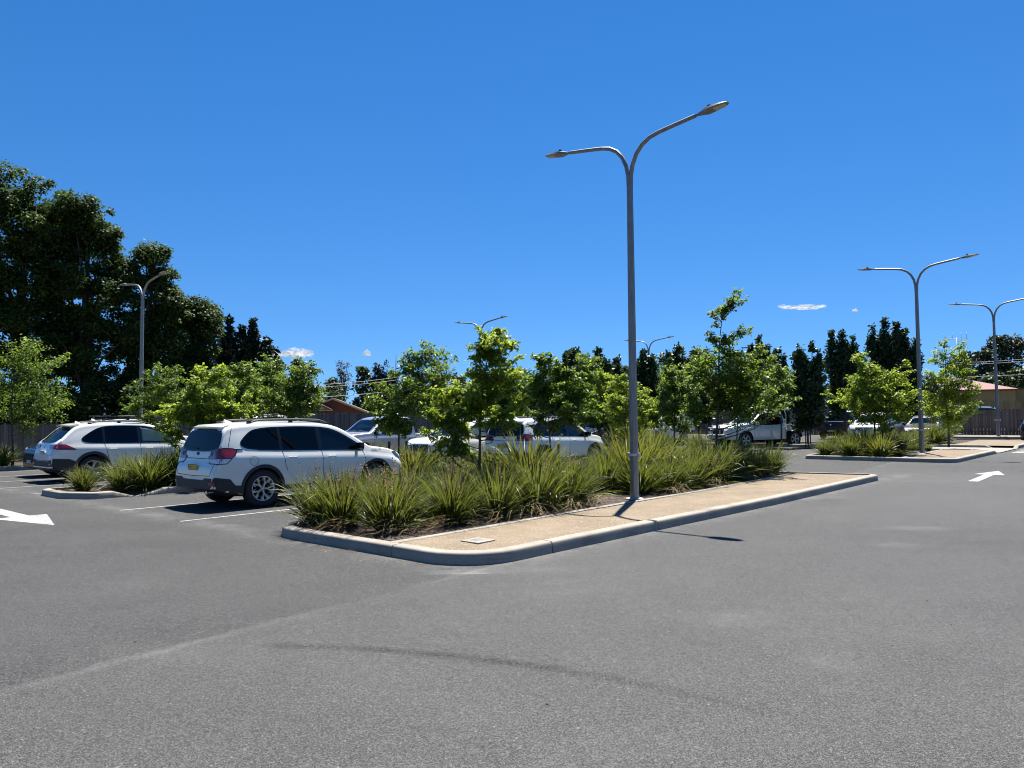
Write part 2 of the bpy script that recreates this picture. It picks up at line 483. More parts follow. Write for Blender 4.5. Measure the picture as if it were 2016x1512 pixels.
# -- main island: sand walk along the right, planted bed along the left
isl = fillet([(5.83, 9.98), (5.86, 5.72), (20.45, 5.30), (19.55, 9.98)], [.75, .75, .35, .6])
kerb('kerb', isl, True)
def strip_v(u): return 7.27 + .03 * math.sin(u * .7)
ins = inset(isl, .165)
su = [6.0 + .4 * k for k in range(35)]
sand = [p for p in ins if p.y < 7.26]
sheet('gravel_path', fillet([(6.0, 7.24), (6.02, 5.87), (20.22, 5.46), (19.78, 7.24)], [0, .6, .2, 0]), .118, M['sand'], .008, 1, .3)
sheet('garden_bed', fillet([(6.0, 9.83), (6.0, 7.36), (19.75, 7.36), (19.38, 9.83)], [.6, 0, 0, .4]), .10, M['mulch'], .025, 2, .25)
E0 = [(0, .05), (0, .122), (.012, .132), (.088, .132), (.10, .122), (.10, .05)]
kerb('garden_edging', [(6.02 + .3 * k, strip_v(6.02 + .3 * k) - .02) for k in range(46)], False, None, 3.2, 1.1, E0, M['edging'])

# -- second island on the left, its kerb dips at a drain slot
def dip(p):
    if p.y < 17.7 and 6.7 < p.x < 7.6:
        if p.x < 6.98: return max(.03, (6.98 - p.x) / .28)
        if p.x > 7.32: return max(.03, min(1, (p.x - 7.32) / .26))
        return .03
    return 1.0
isl2 = fillet([(5.75, 19.55), (5.75, 18.1), (6.15, 17.35), (11.1, 17.35), (11.1, 19.55)], [.35, .25, .25, .2, .2])
kerb('kerb', isl2, True, dip)
sheet('garden_bed', inset(isl2, .165), .09, M['mulch'], .02, 3, .15, lambda p: 1 - .95 * max(0, 1 - abs(p.x - 7.15) / .42) ** .5 * max(0, 1 - max(0, p.y - 17.55) / .5))

# -- third island, right of the main one, a concrete crossing cut through it
def ramp3(p):
    if p.x > 34.2 and p.y < 5.6: return max(.04, 1 - (p.x - 34.2) / .55)
    return 1.0
isl3 = fillet([(27.72, 9.9), (27.72, 4.98), (34.8, 4.75), (34.8, 9.9)], [.3, .55, .05, .05])
kerb('kerb', isl3, True, ramp3)
sheet('gravel_path', fillet([(27.9, 6.6), (27.9, 5.14), (34.66, 4.92), (34.66, 6.6)], [0, .45, 0, 0]), .118, M['sand'], .008, 4, .5)
sheet('garden_bed', [(27.9, 9.74), (27.9, 6.7), (34.66, 6.7), (34.66, 9.74)], .10, M['mulch'], .02, 5, .4)
kerb('garden_edging', [(27.95 + .4 * k, 6.6) for k in range(17)], False, None, 3.2, 1.1, E0, M['edging'])
sheet('crossing_path', [(34.82, 9.9), (34.82, 4.72), (38.9, 4.6), (38.9, 9.9)], .03, M['path'], 0, 6, 1.0)
def ramp4(p):
    if p.x < 39.6 and p.y < 5.6: return max(.04, min(1, (p.x - 38.9) / .6))
    return 1.0
isl4 = fillet([(38.95, 9.9), (38.95, 4.62), (46.5, 4.4), (46.5, 9.9)], [.05, .05, .5, .3])
kerb('kerb', isl4, True, ramp4)
sheet('gravel_path', [(39.1, 7.2), (39.1, 4.8), (46.2, 4.58), (46.2, 7.2)], .118, M['sand'], .008, 7, .6)
sheet('garden_bed', [(39.1, 9.74), (39.1, 7.25), (46.2, 7.25), (46.2, 9.74)], .10, M['mulch'], .02, 8, .6)
# -- verge in front of the right-hand fence
isl5 = fillet([(51.0, 12.5), (51.0, 6.0), (52.6, 3.9), (54.9, 3.9), (54.9, 12.5)], [.3, .5, .3, .1, .1])
kerb('kerb', isl5, True)
sheet('gravel_path', inset(isl5, .165), .118, M['sand'], .008, 9, .6)
# -- planting strips between facing rows of bays
def bed(poly, seed, rad=.5):
    p = fillet(poly, [rad] * len(poly), 5)
    kerb('kerb', p, True); sheet('garden_bed', inset(p, .165), .09, M['mulch'], .02, seed, .5)
bed([(11.35, 35.0), (11.35, 10.1), (15.2, 10.1), (15.2, 35.0)], 11)
bed([(27.75, 35.0), (27.75, 13.6), (30.7, 13.6), (30.7, 35.0)], 12)
bed([(6.2, 35.1), (6.2, 30.4), (11.2, 30.4), (11.2, 35.1)], 13)
bed([(36.8, 35.0), (36.8, 12.2), (39.6, 12.2), (39.6, 35.0)], 14)

# -- painted markings
def flat_sheet(name, polys, z, mat):
    verts, faces = [], []
    for p in polys:
        k = len(verts); verts += [tuple(W(a, b, z)) for a, b in p]; faces.append(tuple(range(k, k + len(p))))
    o = mesh_obj(name, verts, faces, mat)
    for pl in o.data.polygons:
        pass
    bm = bmesh.new(); bm.from_mesh(o.data)
    for fc in bm.faces:
        fc.normal_update()
        if fc.normal.z < 0: fc.normal_flip()
    bm.to_mesh(o.data); bm.free()
    return struct(o)
w = .036
for vv in (12.3, 14.75, 19.85, 22.25, 24.7, 27.15, 29.6):
    flat_sheet('bay_line', [[(5.72, vv - w), (11.2, vv - w), (11.2, vv + w), (5.72, vv + w)]], .004, M['line'])
for vv in (12.5, 14.0, 16.3, 18.75, 21.2, 23.7, 26.1):
    flat_sheet('bay_line', [[(15.4, vv - w), (20.9, vv - w), (20.9, vv + w), (15.4, vv + w)]], .005, M['line'])
def arrow(tip, dirv, L=4.4, headL=1.75, hw=.42, sw=.14):
    t = Vector(tip); d = Vector(dirv); n = Vector((-d.y, d.x))
    P = [t, t - d*headL + n*hw, t - d*headL + n*sw, t - d*L + n*sw, t - d*L - n*sw, t - d*headL - n*sw, t - d*headL - n*hw]
    return [(p.x, p.y) for p in P]
flat_sheet('arrow_marking', [arrow((24.9, 3.42), (1, 0), 3.9, 1.55, .35, .11)], .005, M['line'])
flat_sheet('arrow_marking', [arrow((4.23, 13.5), (0, -1))], .004, M['line'])
flat_sheet('crossing_marking', [[(35.3 + k*1.1, 4.4), (35.3 + k*1.1, -.6), (35.8 + k*1.1, -.6), (35.8 + k*1.1, 4.4)] for k in range(3)], .005, M['line'])

# -- cast-iron pit lid set in the sand walk
def lid():
    r = empty('drain_cover', W(6.82, 6.52, .118), HEAD_U)
    tag(r, 'small square pale concrete drain cover set in the tan gravel near the kerb corner', 'drain cover')
    bm = bmesh.new()
    for s in (-1, 1):
        add_box(bm, (0, s * .115, .006), (.31, .08, .02), None, .004); add_box(bm, (s * .115, 0, .0055), (.08, .15, .019), None, .004)
    bm_obj('surround', bm, M['kerb'], r, 40)
    bm = bmesh.new(); add_box(bm, (0, 0, .003), (.146, .146, .012), None, .003)
    for k in range(5): add_box(bm, (-.06 + .03*k, 0, .011), (.008, .13, .006))
    bm_obj('grate', bm, M['galv'], r, 40)
lid()

# ================================================================== lamp posts
def make_lamp():
    root = empty('street_lamp', (0, 0, 0))
    bm = bmesh.new()
    add_tube(bm, [(0, 0, 0), (0, 0, .9), (0, 0, 3.2), (0, 0, 5.4), (0, 0, 6.32)], [.088, .085, .074, .064, .060], 8, flatphase=math.pi / 8)
    for f_ in bm.faces: f_.smooth = False
    bm_obj('pole', bm, M['steel'], root)
    bm = bmesh.new(); add_lathe(bm, [(.17, 0), (.17, .02), (.10, .028), (.10, 0)], 16, 'Z', closed=True)
    bm_obj('base_plate', bm, M['galv'], root, 30)
    bm = bmesh.new()
    for s in (-1, 1): add_box(bm, (s * .115, 0, .85), (.05, .05, .08), None, .008)
    add_lathe(bm, [(.084, .83), (.091, .83), (.091, .88), (.084, .88)], 16, 'Z', closed=True)
    bm_obj('clamp_bracket', bm, M['galv'], root, 40)
    for s in (-1, 1):
        a = bmesh.new()
        ctl = [(.022, 6.05), (.03, 6.32), (.07, 6.52), (.16, 6.72), (.29, 6.87), (.46, 6.97), (.66, 7.02), (1.0, 7.07), (1.42, 7.125)]
        pts = [(s * x, 0, z) for x, z in ctl]
        add_tube(a, pts, [.042, .043, .043, .042, .041, .040, .039, .038, .037], 12)
        am = bm_obj('arm', a, M['steel'], root, 50)
        h = bmesh.new()
        q = Matrix.Rotation(s * -D2R(5), 4, 'Y')
        # tapered flat luminaire: outline in plan, thick in the middle
        out = [(1.40, .028), (1.48, .03), (1.56, .06), (1.66, .115), (1.76, .125), (1.90, .115), (2.02, .085), (2.06, .04)]
        up = [.018, .02, .038, .055, .05, .034, .018, .008]; dn = [.018, .02, .03, .038, .032, .026, .018, .008]
        rings = []
        for (x, yw), uu, dd in zip(out, up, dn):
            zc = 7.125 + (x - 1.42) * .11
            ring = [(-yw, -dd*.4), (-yw*.8, uu*.7), (-yw*.3, uu), (yw*.3, uu), (yw*.8, uu*.7), (yw, -dd*.4), (yw*.75, -dd), (-yw*.75, -dd)]
            rings.append([h.verts.new((s * x, y_ * s, zc + z_)) for y_, z_ in ring])
        for A, B in zip(rings, rings[1:]):
            for k in range(8): h.faces.new((A[k], B[k], B[(k+1) % 8], A[(k+1) % 8]))
        h.faces.new(rings[0]); h.faces.new(list(reversed(rings[-1])))
        bmesh.ops.recalc_face_normals(h, faces=h.faces[:])
        hd = bm_obj('luminaire', h, M['head'], root, 35)
        c = bmesh.new(); zc = 7.125 + .27 * .11
        add_lathe(c, [(.034, zc + .04), (.034, zc + .085), (.026, zc + .10), (0.004, zc + .10)], 12, 'Z', center=(s * 1.69, 0, 0))
        bm_obj('light_sensor', c, M['blackmetal'], hd, 40)
        c = bmesh.new()
        b4 = []
        for (x, yw) in ((1.80, .09), (1.98, .07), (2.02, .045)):
            zc = 7.125 + (x - 1.42) * .11
            b4.append([(s*x, -yw, zc), (s*x, yw, zc)])
        prof = [c.verts.new((x, y_, z_ - .033 + (.006 if abs(x) > 1.9 else 0))) for x, y_, z_ in (b4[0][0], b4[0][1], b4[1][1], b4[2][1], b4[2][0], b4[1][0])]
        c.faces.new(prof)
        r_ = bmesh.ops.extrude_face_region(c, geom=c.faces[:])
        for e_ in r_['geom']:
            if isinstance(e_, bmesh.types.BMVert): e_.co.z += .02
        bmesh.ops.recalc_face_normals(c, faces=c.faces[:])
        bm_obj('lens', c, M['lens'], hd, 40)
    return root
LAMPS = [
    (12.35, 7.63, .10, 1.0, 'tall double-arm street lamp standing in the kerbed island in front'),
    (31.9, 6.85, .10, 1.03, 'double-arm street lamp between two lime green young trees'),
    (52.1, 7.1, .12, 1.13, 'double-arm street lamp against the right-hand paling fence'),
    (12.7, 30.9, .09, 1.03, 'double-arm street lamp in front of the big dark elms'),
    (32.0, 30.3, .09, 1.03, 'double-arm street lamp rising behind the tall oak in the middle'),
    (46.9, 27.6, 0, 1.0, 'far double-arm street lamp whose arms show behind the main pole'),
]
lamp0 = make_lamp()
for i, (u, v_, z, s, lab) in enumerate(LAMPS):
    o = lamp0 if i == 0 else copy_tree(lamp0)
    o.location = W(u, v_, z); o.rotation_euler = (0, 0, D2R(-40.5)); o.scale = (s, s, s)
    tag(o, lab, 'street lamp', 'double-arm street lamps of the car park')
ORD = ['first', 'second', 'third', 'fourth', 'fifth', 'sixth', 'seventh', 'eighth', 'ninth', 'tenth', 'eleventh', 'twelfth', 'thirteenth', 'fourteenth', 'fifteenth', 'sixteenth', 'seventeenth', 'eighteenth', 'nineteenth', 'twentieth']
# ================================================================== plants
def rotm(rng, n, up=0.6, spread=1.0):
    pass
def leaf_mesh(name, centers, normals, size, shape, rng, mat, parent=None, fold=.18, jit=.35):
    """one small folded face per leaf; shape = outline in leaf space (x along the leaf, y across)"""
    N = len(centers); k = len(shape)
    sh = np.array(shape, float)
    nrm = normals / np.maximum(np.linalg.norm(normals, axis=1, keepdims=True), 1e-6)
    r = rng.normal(size=(N, 3))
    t = r - nrm * np.sum(r * nrm, axis=1, keepdims=True); t /= np.linalg.norm(t, axis=1, keepdims=True)
    b = np.cross(nrm, t)
    s = size * (1 + jit * rng.uniform(-1, 1, size=(N, 1, 1)))
    X = sh[None, :, 0:1] * s; Y = sh[None, :, 1:2] * s
    Z = -np.abs(Y) * fold - (X ** 2) / np.maximum(s, 1e-6) * .25
    V = centers[:, None, :] + t[:, None, :] * X + b[:, None, :] * Y + nrm[:, None, :] * Z
    V = V.reshape(-1, 3)
    me = bpy.data.meshes.new(name)
    me.vertices.add(N * k); me.vertices.foreach_set('co', V.astype(np.float32).ravel())
    me.loops.add(N * k); me.loops.foreach_set('vertex_index', np.arange(N * k, dtype=np.int32))
    me.polygons.add(N); me.polygons.foreach_set('loop_start', np.arange(0, N * k, k, dtype=np.int32))
    me.polygons.foreach_set('loop_total', np.full(N, k, np.int32))
    me.materials.append(mat); me.update(calc_edges=True)
    return me
OAK = [(0, 0), (.22, .16), (.30, .07), (.52, .36), (.60, .13), (.78, .24), (1.0, 0), (.78, -.24), (.60, -.13), (.52, -.36), (.30, -.07), (.22, -.16)]
OVAL = [(0, 0), (.3, .26), (.65, .24), (1, 0), (.65, -.24), (.3, -.26)]
DIAM = [(0, 0), (.45, .3), (1, 0), (.45, -.3)]
SLIM = [(0, 0), (.4, .12), (1, 0), (.4, -.12)]

def tube_np(bm, pts, r0, r1, n=6):
    m = len(pts)
    add_tube(bm, pts, [r0 + (r1 - r0) * i / (m - 1) for i in range(m)], n)

# ------------------------------------------------------------------ young oaks
def young_tree(name, H, blobs, seed, mat, leaf=.12, nleaf=3200, trunk_r=.045, lean=(0, 0), fork=None, dens=1.0, shape=OAK):
    """blobs: (dx, dy, z, radius) crown lobes each carried by its own limb"""
    rng = np.random.default_rng(seed); pr = random.Random(seed); nleaf = int(nleaf * 2.5); leaf *= .68
    bm = bmesh.new()
    def trunk_at(z):
        t = min(z / H, 1)
        return Vector((lean[0] * t * t + .04 * math.sin(z * 1.7 + seed), lean[1] * t * t + .04 * math.cos(z * 1.3 + seed), z))
    tube_np(bm, [trunk_at(H * .97 * i / 12) for i in range(13)], trunk_r, .006, 8)
    cs, ns = [], []
    blobs = [(a_, b_, c_, r_ * 1.22) for (a_, b_, c_, r_) in blobs]
    tot = sum(b[3] ** 2.2 for b in blobs)
    for (dx, dy, z, r) in blobs:
        end = Vector((dx, dy, z))
        reach = math.hypot(dx - lean[0] * .5, dy)
        z0 = max(H * .16, min(z - reach * .55, H * .9))
        st = trunk_at(z0)
        mid = st.lerp(end, .5) + Vector((0, 0, -.10 * reach)) + Vector((pr.uniform(-.06, .06), pr.uniform(-.06, .06), 0))
        bp = [st, st.lerp(mid, .5) + Vector((0, 0, -.02)), mid, mid.lerp(end, .55) + Vector((0, 0, .04)), end]
        br = max(.007, trunk_r * (.30 + .2 * pr.random()))
        tube_np(bm, bp, br, .004, 5)
        n_b = int(nleaf * dens * r ** 2.2 / tot)
        nt = max(5, int(4 + r * 16))
        # twigs fan out of the limb's outer half
        per = max(3, n_b // nt)
        for k in range(nt):
            f = .35 + .65 * pr.random()
            base = mid.lerp(end, max(0, (f - .5) * 2)) if f > .5 else st.lerp(mid, f * 2)
            d = Vector((pr.gauss(0, 1), pr.gauss(0, 1), pr.gauss(.25, .75))).normalized()
            L = r * (.65 + .85 * pr.random())
            tip = end.lerp(base, .45 * pr.random()) + d * L * .95
            md = base.lerp(tip, .55) + Vector((0, 0, .08 * L))
            tube_np(bm, [base, md, tip], .0055, .002, 4)
            a = np.array([list(base), list(md), list(tip)])
            q = rng.beta(2.0, 1.1, size=per)
            pos = np.where(q[:, None] < .55, a[0] + (a[1] - a[0]) * (q[:, None] / .55), a[1] + (a[2] - a[1]) * ((q[:, None] - .55) / .45))
            pos = pos + rng.normal(size=(per, 3)) * (r * .15) * np.array([1, 1, .62])
            cs.append(pos)
            out = pos - np.array([dx * .6, dy * .6, z - r * .3])
            out /= np.maximum(np.linalg.norm(out, axis=1, keepdims=True), 1e-4)
            ns.append(out * .35 + np.array([0, 0, .75]) + rng.normal(size=(per, 3)) * .55)
    root = empty(name, (0, 0, 0))
    bm_obj('trunk', bm, M['bark'], root)
    me = leaf_mesh('crown', np.concatenate(cs), np.concatenate(ns), leaf, shape, rng, mat)
    link('crown', me, root)
    return root
def px_blobs(lst, px0, y0, d, r, seed=0, sc=1.0):
    """crown lobes measured on the photograph (pixels) -> metres at distance d; depth is drawn at random"""
    k = d / 1456.0 * sc; pr = random.Random(seed * 13 + 5)
    return [((x - px0) * k, pr.uniform(-.55, .55) * rr * 2.2 * k * 1.0 + pr.uniform(-.25, .25), (y0 - y) * k, rr * k) for (x, y, rr) in lst]
YT = 'young trees planted in the garden beds'
def put(o, u, v_, z, label, cat='tree', group=YT, rz=0.0, s=1.0):
    o.location = W(u, v_, z); o.rotation_euler = (0, 0, rz); o.scale = (s, s, s)
    return tag(o, label, cat, group)

# each lobe list: pixel x, pixel y, radius
def yt(px, d, gy, lobes, seed, mat, label, leaf=.12, nleaf=3000, tr=.04, lean=0.0, H=None, rdep=None, shape=OAK):
    u, v_ = bear(px, d)
    k = d / 1456.0
    # ground line of the tree in the picture
    base = 826 - (px - 1008) * .0079 + (1.65 - .1 - gz(u)) / k
    bl = px_blobs(lobes, px, base, d, None, seed)
    top = max(b[2] + b[3] * .3 for b in bl)
    o = young_tree('young_tree', H or top * .97, bl, seed, M[mat], leaf, nleaf, tr, (lean, 0), shape=shape)
    put(o, u, v_, .1, label)
    # the tree was laid out facing the camera; turn it to its bearing
    o.rotation_euler = (0, 0, -math.atan2(px - 1008, 1456))
    return o
yt(25, 27.3, 0, [(55,690,26),(80,715,30),(20,720,34),(50,760,40),(95,785,26),(0,770,40),(-30,740,34),(105,790,20),(60,810,36),(10,815,36),(-40,800,34),(118,702,12),(60,835,22),(100,760,18)], 1, 'oakleaf', 'young oak in front of the paling fence behind the black car', .12, 4200, .05)
yt(322, 24.0, 0, [(300,745,20),(335,745,20),(320,775,26),(345,770,20),(295,775,18),(270,790,16),(262,805,12),(282,815,16),(345,730,10)], 2, 'oakleaf', 'young oak between the elm lamp post and the roof of the white crossover', .12, 2600)
yt(378, 18.8, 0, [(372,778,12),(395,790,20),(350,800,18),(420,790,26),(445,775,22),(330,815,18),(365,822,20),(410,820,26),(450,815,26),(475,800,22),(480,830,16),(345,850,14),(325,845,14),(440,845,16),(400,745,22),(430,735,20),(385,765,14),(335,868,8)], 3, 'limeleaf', 'spreading young oak with a bent low branch between two white crossovers', .125, 4600, .035)
yt(478, 22.0, 0, [(475,735,20),(490,745,16),(462,760,22),(495,775,26),(520,800,26),(470,790,22),(510,825,20),(450,750,12)], 4, 'oakleaf', 'young oak behind the roof rails of the nearest white crossover, left one', .12, 2600)
yt(588, 23.0, 0, [(575,738,20),(600,735,20),(620,725,12),(560,765,26),(600,770,30),(545,790,24),(585,800,28),(615,800,20),(625,765,12),(560,815,18),(530,770,14)], 5, 'oakleaf', 'young oak hiding the gable of the brick house', .12, 3400)
yt(782, 20.0, 0, [(868,690,24),(885,718,14),(845,700,20),(815,705,18),(800,730,22),(845,735,26),(870,755,24),(780,770,26),(735,800,24),(760,820,24),(800,800,30),(790,835,24),(840,790,28),(725,775,10),(745,760,14),(890,735,12),(820,760,22),(765,845,14),(805,850,16)], 6, 'oakleaf', 'forked young oak in front of the silver ute', .125, 4000, .032)
yt(937, 13.2, 0, [(990,655,16),(968,668,20),(1012,668,14),(960,700,26),(985,705,22),(935,705,14),(945,740,24),(985,745,26),(1020,745,22),(905,775,22),(870,765,18),(850,775,16),(925,790,26),(965,790,26),(1010,810,22),(1035,790,16),(850,825,20),(880,815,24),(840,850,16),(900,832,24),(945,828,20),(985,832,16),(1010,838,8),(880,868,18),(908,880,14),(860,880,9),(1028,700,8),(1040,770,10),(935,640,5),(840,800,14)], 7, 'limeleaf', 'tall young oak in the front bed before the second white crossover', .10, 5600, .033, .35)
yt(1083, 17.6, 0, [(1065,708,14),(1085,700,8),(1060,740,24),(1100,735,22),(1125,750,22),(1145,770,16),(1060,780,30),(1105,790,32),(1135,800,24),(1160,768,12),(1060,822,14),(1100,828,14),(1130,822,12),(1165,790,10),(1050,842,9),(1090,846,9),(1055,700,10)], 8, 'oakleaf', 'dark young oak over the bonnet of the second white crossover', .115, 4000, .028)
yt(1232, 26.0, 0, [(1212,745,14),(1225,765,18),(1255,775,18),(1205,800,18),(1240,805,22),(1275,800,16),(1262,830,18),(1215,830,16),(1240,850,16),(1285,790,10),(1200,785,10)], 9, 'limeleaf', 'small lime green tree seen on both sides of the main lamp pole', .13, 2600)
yt(1328, 28.0, 0, [(1315,730,18),(1340,740,18),(1320,765,20),(1350,770,20),(1310,800,18),(1340,805,22),(1322,830,18),(1355,835,16),(1300,770,10)], 10, 'oakleaf', 'young oak over the white ute with a canopy box', .13, 2800)
yt(1407, 19.6, 0, [(1455,590,16),(1435,602,16),(1420,612,12),(1408,622,10),(1460,655,14),(1445,668,12),(1475,648,7),(1412,640,7),(1400,670,14),(1425,668,10),(1395,700,22),(1430,700,24),(1470,715,22),(1370,730,24),(1410,740,32),(1450,750,32),(1495,740,20),(1385,770,30),(1430,785,34),(1480,775,28),(1520,790,20),(1355,785,22),(1375,808,18),(1420,806,20),(1465,806,18),(1515,808,14),(1548,795,11),(1350,812,14),(1540,755,10),(1500,690,12),(1525,710,10)], 11, 'oakleaf', 'tallest oak in the front bed, thin bent leader above its crown', .115, 6800, .042, .32)
yt(1718, 28.0, 0, [(1692,700,12),(1698,722,18),(1725,735,24),(1770,740,16),(1740,765,26),(1690,765,20),(1712,790,26),(1760,790,24),(1795,770,14),(1690,800,18),(1655,785,14),(1640,775,10),(1672,790,12),(1730,820,24),(1770,820,20),(1690,825,14),(1745,840,14),(1690,745,16),(1780,720,8),(1800,800,10)], 12, 'limeleaf', 'lime green young tree with a long low limb before the silver SUV', .14, 4600, .045)
yt(1863, 32.5, 0, [(1862,675,9),(1893,680,8),(1858,700,12),(1890,700,14),(1840,705,10),(1870,725,20),(1900,720,12),(1845,740,16),(1880,755,24),(1850,775,22),(1890,785,22),(1915,765,8),(1845,805,20),(1880,815,24),(1910,805,12),(1835,825,12),(1905,740,10),(1865,835,16),(1830,775,9),(1918,792,7)], 13, 'limeleaf', 'lime green young tree before the red-roofed building', .14, 4200, .05)

# ------------------------------------------------------------------ generic crowns made of many leaf clumps
def crown_clumps(seed, cl, per, leaf, shape, mat, flat=.75, up=.6, fold=.15):
    rng = np.random.default_rng(seed); cs, ns = [], []
    for (x, y, z, r) in cl:
        n = max(8, int(per * r * r))
        d = rng.normal(size=(n, 3)); d /= np.linalg.norm(d, axis=1, keepdims=True)
        rad = r * rng.uniform(.15, 1, size=(n, 1)) ** .5
        p = d * rad * np.array([1, 1, flat]) + rng.normal(size=(n, 3)) * r * .10
        cs.append(p + np.array([x, y, z])); ns.append(d * .55 + np.array([0, 0, up]) + rng.normal(size=(n, 3)) * .5)
    return leaf_mesh('crown', np.concatenate(cs), np.concatenate(ns), leaf, shape, rng, mat, fold=fold)
def big_tree(name, H, spread, seed, mat, leaf, per, n=70, base=.22, trunk_r=.35, shape=OVAL, bark='bark', form='round', depth=None, cr=None):
    rng = random.Random(seed); cl = []; depth = depth or spread
    lobes = []
    for i in range(7):
        a = i * 2.4 + rng.random(); t = (i + .5) / 7
        lobes.append((math.cos(a) * spread * .45, math.sin(a) * depth * .45, H * (base + .15 + (.80 - base) * t)))
    for i in range(n):
        t = rng.random()
        z = H * (base + (1 - base) * t)
        if form == 'round': w_ = math.sin(math.pi * (.12 + .83 * t)) ** .6
        elif form == 'taper': w_ = (1 - t) ** .75 * .95 + .05
        elif form == 'umbrella': w_ = .35 + .65 * t if t < .85 else .8
        else: w_ = .55 + .45 * math.sin(math.pi * t)
        a = rng.uniform(0, 2 * math.pi); q = math.sqrt(rng.uniform(.25, 1)) * w_
        r = (cr or spread * .16) * rng.uniform(.65, 1.25)
        x, y = math.cos(a) * q * (spread - r * .6), math.sin(a) * q * (depth - r * .6)
        b = min(lobes, key=lambda L: (L[0]-x)**2 + (L[1]-y)**2 + (L[2]-z)**2)
        x += (b[0]-x)*.18; y += (b[1]-y)*.18; z += (b[2]-z)*.12
        cl.append((x, y, min(z, H - r * .6), r))
    root = empty(name, (0, 0, 0))
    bm = bmesh.new()
    tube_np(bm, [(0, 0, -.1), (.05, .03, H*.2), (-.04, .05, H*.45), (.02, 0, H*.8)], trunk_r, trunk_r*.15, 9)
    for i in range(0, len(cl), max(1, len(cl)//16)):
        x, y, z, r = cl[i]; z0 = max(H*.12, z*.55)
        tube_np(bm, [(0, 0, z0), (x*.45, y*.45, z0 + (z-z0)*.6), (x, y, z)], trunk_r*.32, .02, 5)
    bm_obj('trunk', bm, M[bark], root)
    link('crown', crown_clumps(seed, cl, per, leaf, shape, mat), root)
    return root
def face(o, px): o.rotation_euler = (0, 0, -math.atan2(px - 1008, 1456))
def place(o, px, d, label, cat='tree', group=None, z=0.0):
    u, v_ = bear(px, d); o.location = W(u, v_, z); face(o, px); tag(o, label, cat, group); return o

# elms: crown lobes traced as heights above the fence, given real depth
def elm(px, d, lobes, seed, label, per=95, leaf=.18):
    per *= 8.5
    k = d / 1456.0; u, v_ = bear(px, d); pr = random.Random(seed)
    base = 826 - (px - 1008) * .0079 + (1.65 - gz(u)) / k
    cl = []
    for (x, y, r) in lobes:
        X, Z, R = (x - px) * k, (base - y) * k, r * k * .90
        n = max(6, int((R / .70) ** 2 * 3.4))
        for i in range(n):
            a, e = pr.uniform(0, 2*math.pi), pr.uniform(-1, 1); rr = R * (.35 + .65 * pr.random() ** .5)
            c = math.sqrt(1 - e * e)
            cl.append((X + math.cos(a)*c*rr, math.sin(a)*c*rr*1.1 + pr.uniform(-.5, .5), Z + e*rr*.95, .42 + .54 * pr.random()))
        for i in range(3):          # ragged sprays that break the outline
            a = pr.uniform(-.3, math.pi + .3); cl.append((X + math.cos(a)*R*1.12, pr.uniform(-1, 1)*R, Z + math.sin(a)*R*1.15, .28 + .2 * pr.random()))
    root = empty('elm_tree', (0, 0, 0)); H = max(c[2] for c in cl)
    bm = bmesh.new()
    tube_np(bm, [(0, 0, -.1), (.1, 0, H*.2), (0, .1, H*.5), (.1, 0, H*.85)], .38, .05, 9)
    for i in range(0, len(cl), max(1, len(cl)//18)):
        x, y, z, r = cl[i]; z0 = max(H*.14, z*.5)
        tube_np(bm, [(0, 0, z0), (x*.4, y*.4, z0+(z-z0)*.6), (x, y, z)], .12, .02, 5)
    bm_obj('trunk', bm, M['bark'], root)
    link('crown', crown_clumps(seed, cl, per, leaf, OVAL, M['elmleaf'], .7, .75), root)
    root.location = W(u, v_, 0); face(root, px); tag(root, label, 'tree', 'big elms behind the left fence')
elm(40, 42, [(5,375,45),(60,395,45),(105,410,50),(-60,400,70),(20,450,70),(90,480,60),(-60,520,90),(30,560,80),(100,580,60),(40,660,80),(-50,680,90),(90,690,60),(60,770,60),(-20,780,60),(20,820,50),(-60,820,60),(90,815,45)], 31, 'tallest dark elm at the left edge behind the fence', 80)
elm(165, 43, [(150,420,34),(170,440,40),(130,470,40),(195,458,22),(196,505,38),(150,540,60),(215,560,45),(180,620,60),(220,660,50),(150,700,60),(200,750,50),(150,815,45),(205,812,45),(232,520,14),(225,550,18)], 32, 'dark elm with a stepped crown behind the left lamp post', 85)
elm(290, 45, [(300,508,24),(282,545,26),(315,550,24),(300,590,36),(262,610,36),(330,620,28),(290,660,42),(250,690,40),(330,680,34),(300,740,45),(255,770,40),(345,740,30),(330,590,20),(270,812,40),(330,812,40)], 33, 'mid-height dark elm right of the left lamp post', 85)
elm(385, 47, [(385,610,22),(408,620,18),(372,645,26),(410,655,18),(360,690,30),(400,690,22),(380,735,32),(350,750,30),(410,735,14),(375,780,30),(390,812,36),(430,800,22)], 34, 'lowest elm at the right end of the dark row, sky showing through', 75)

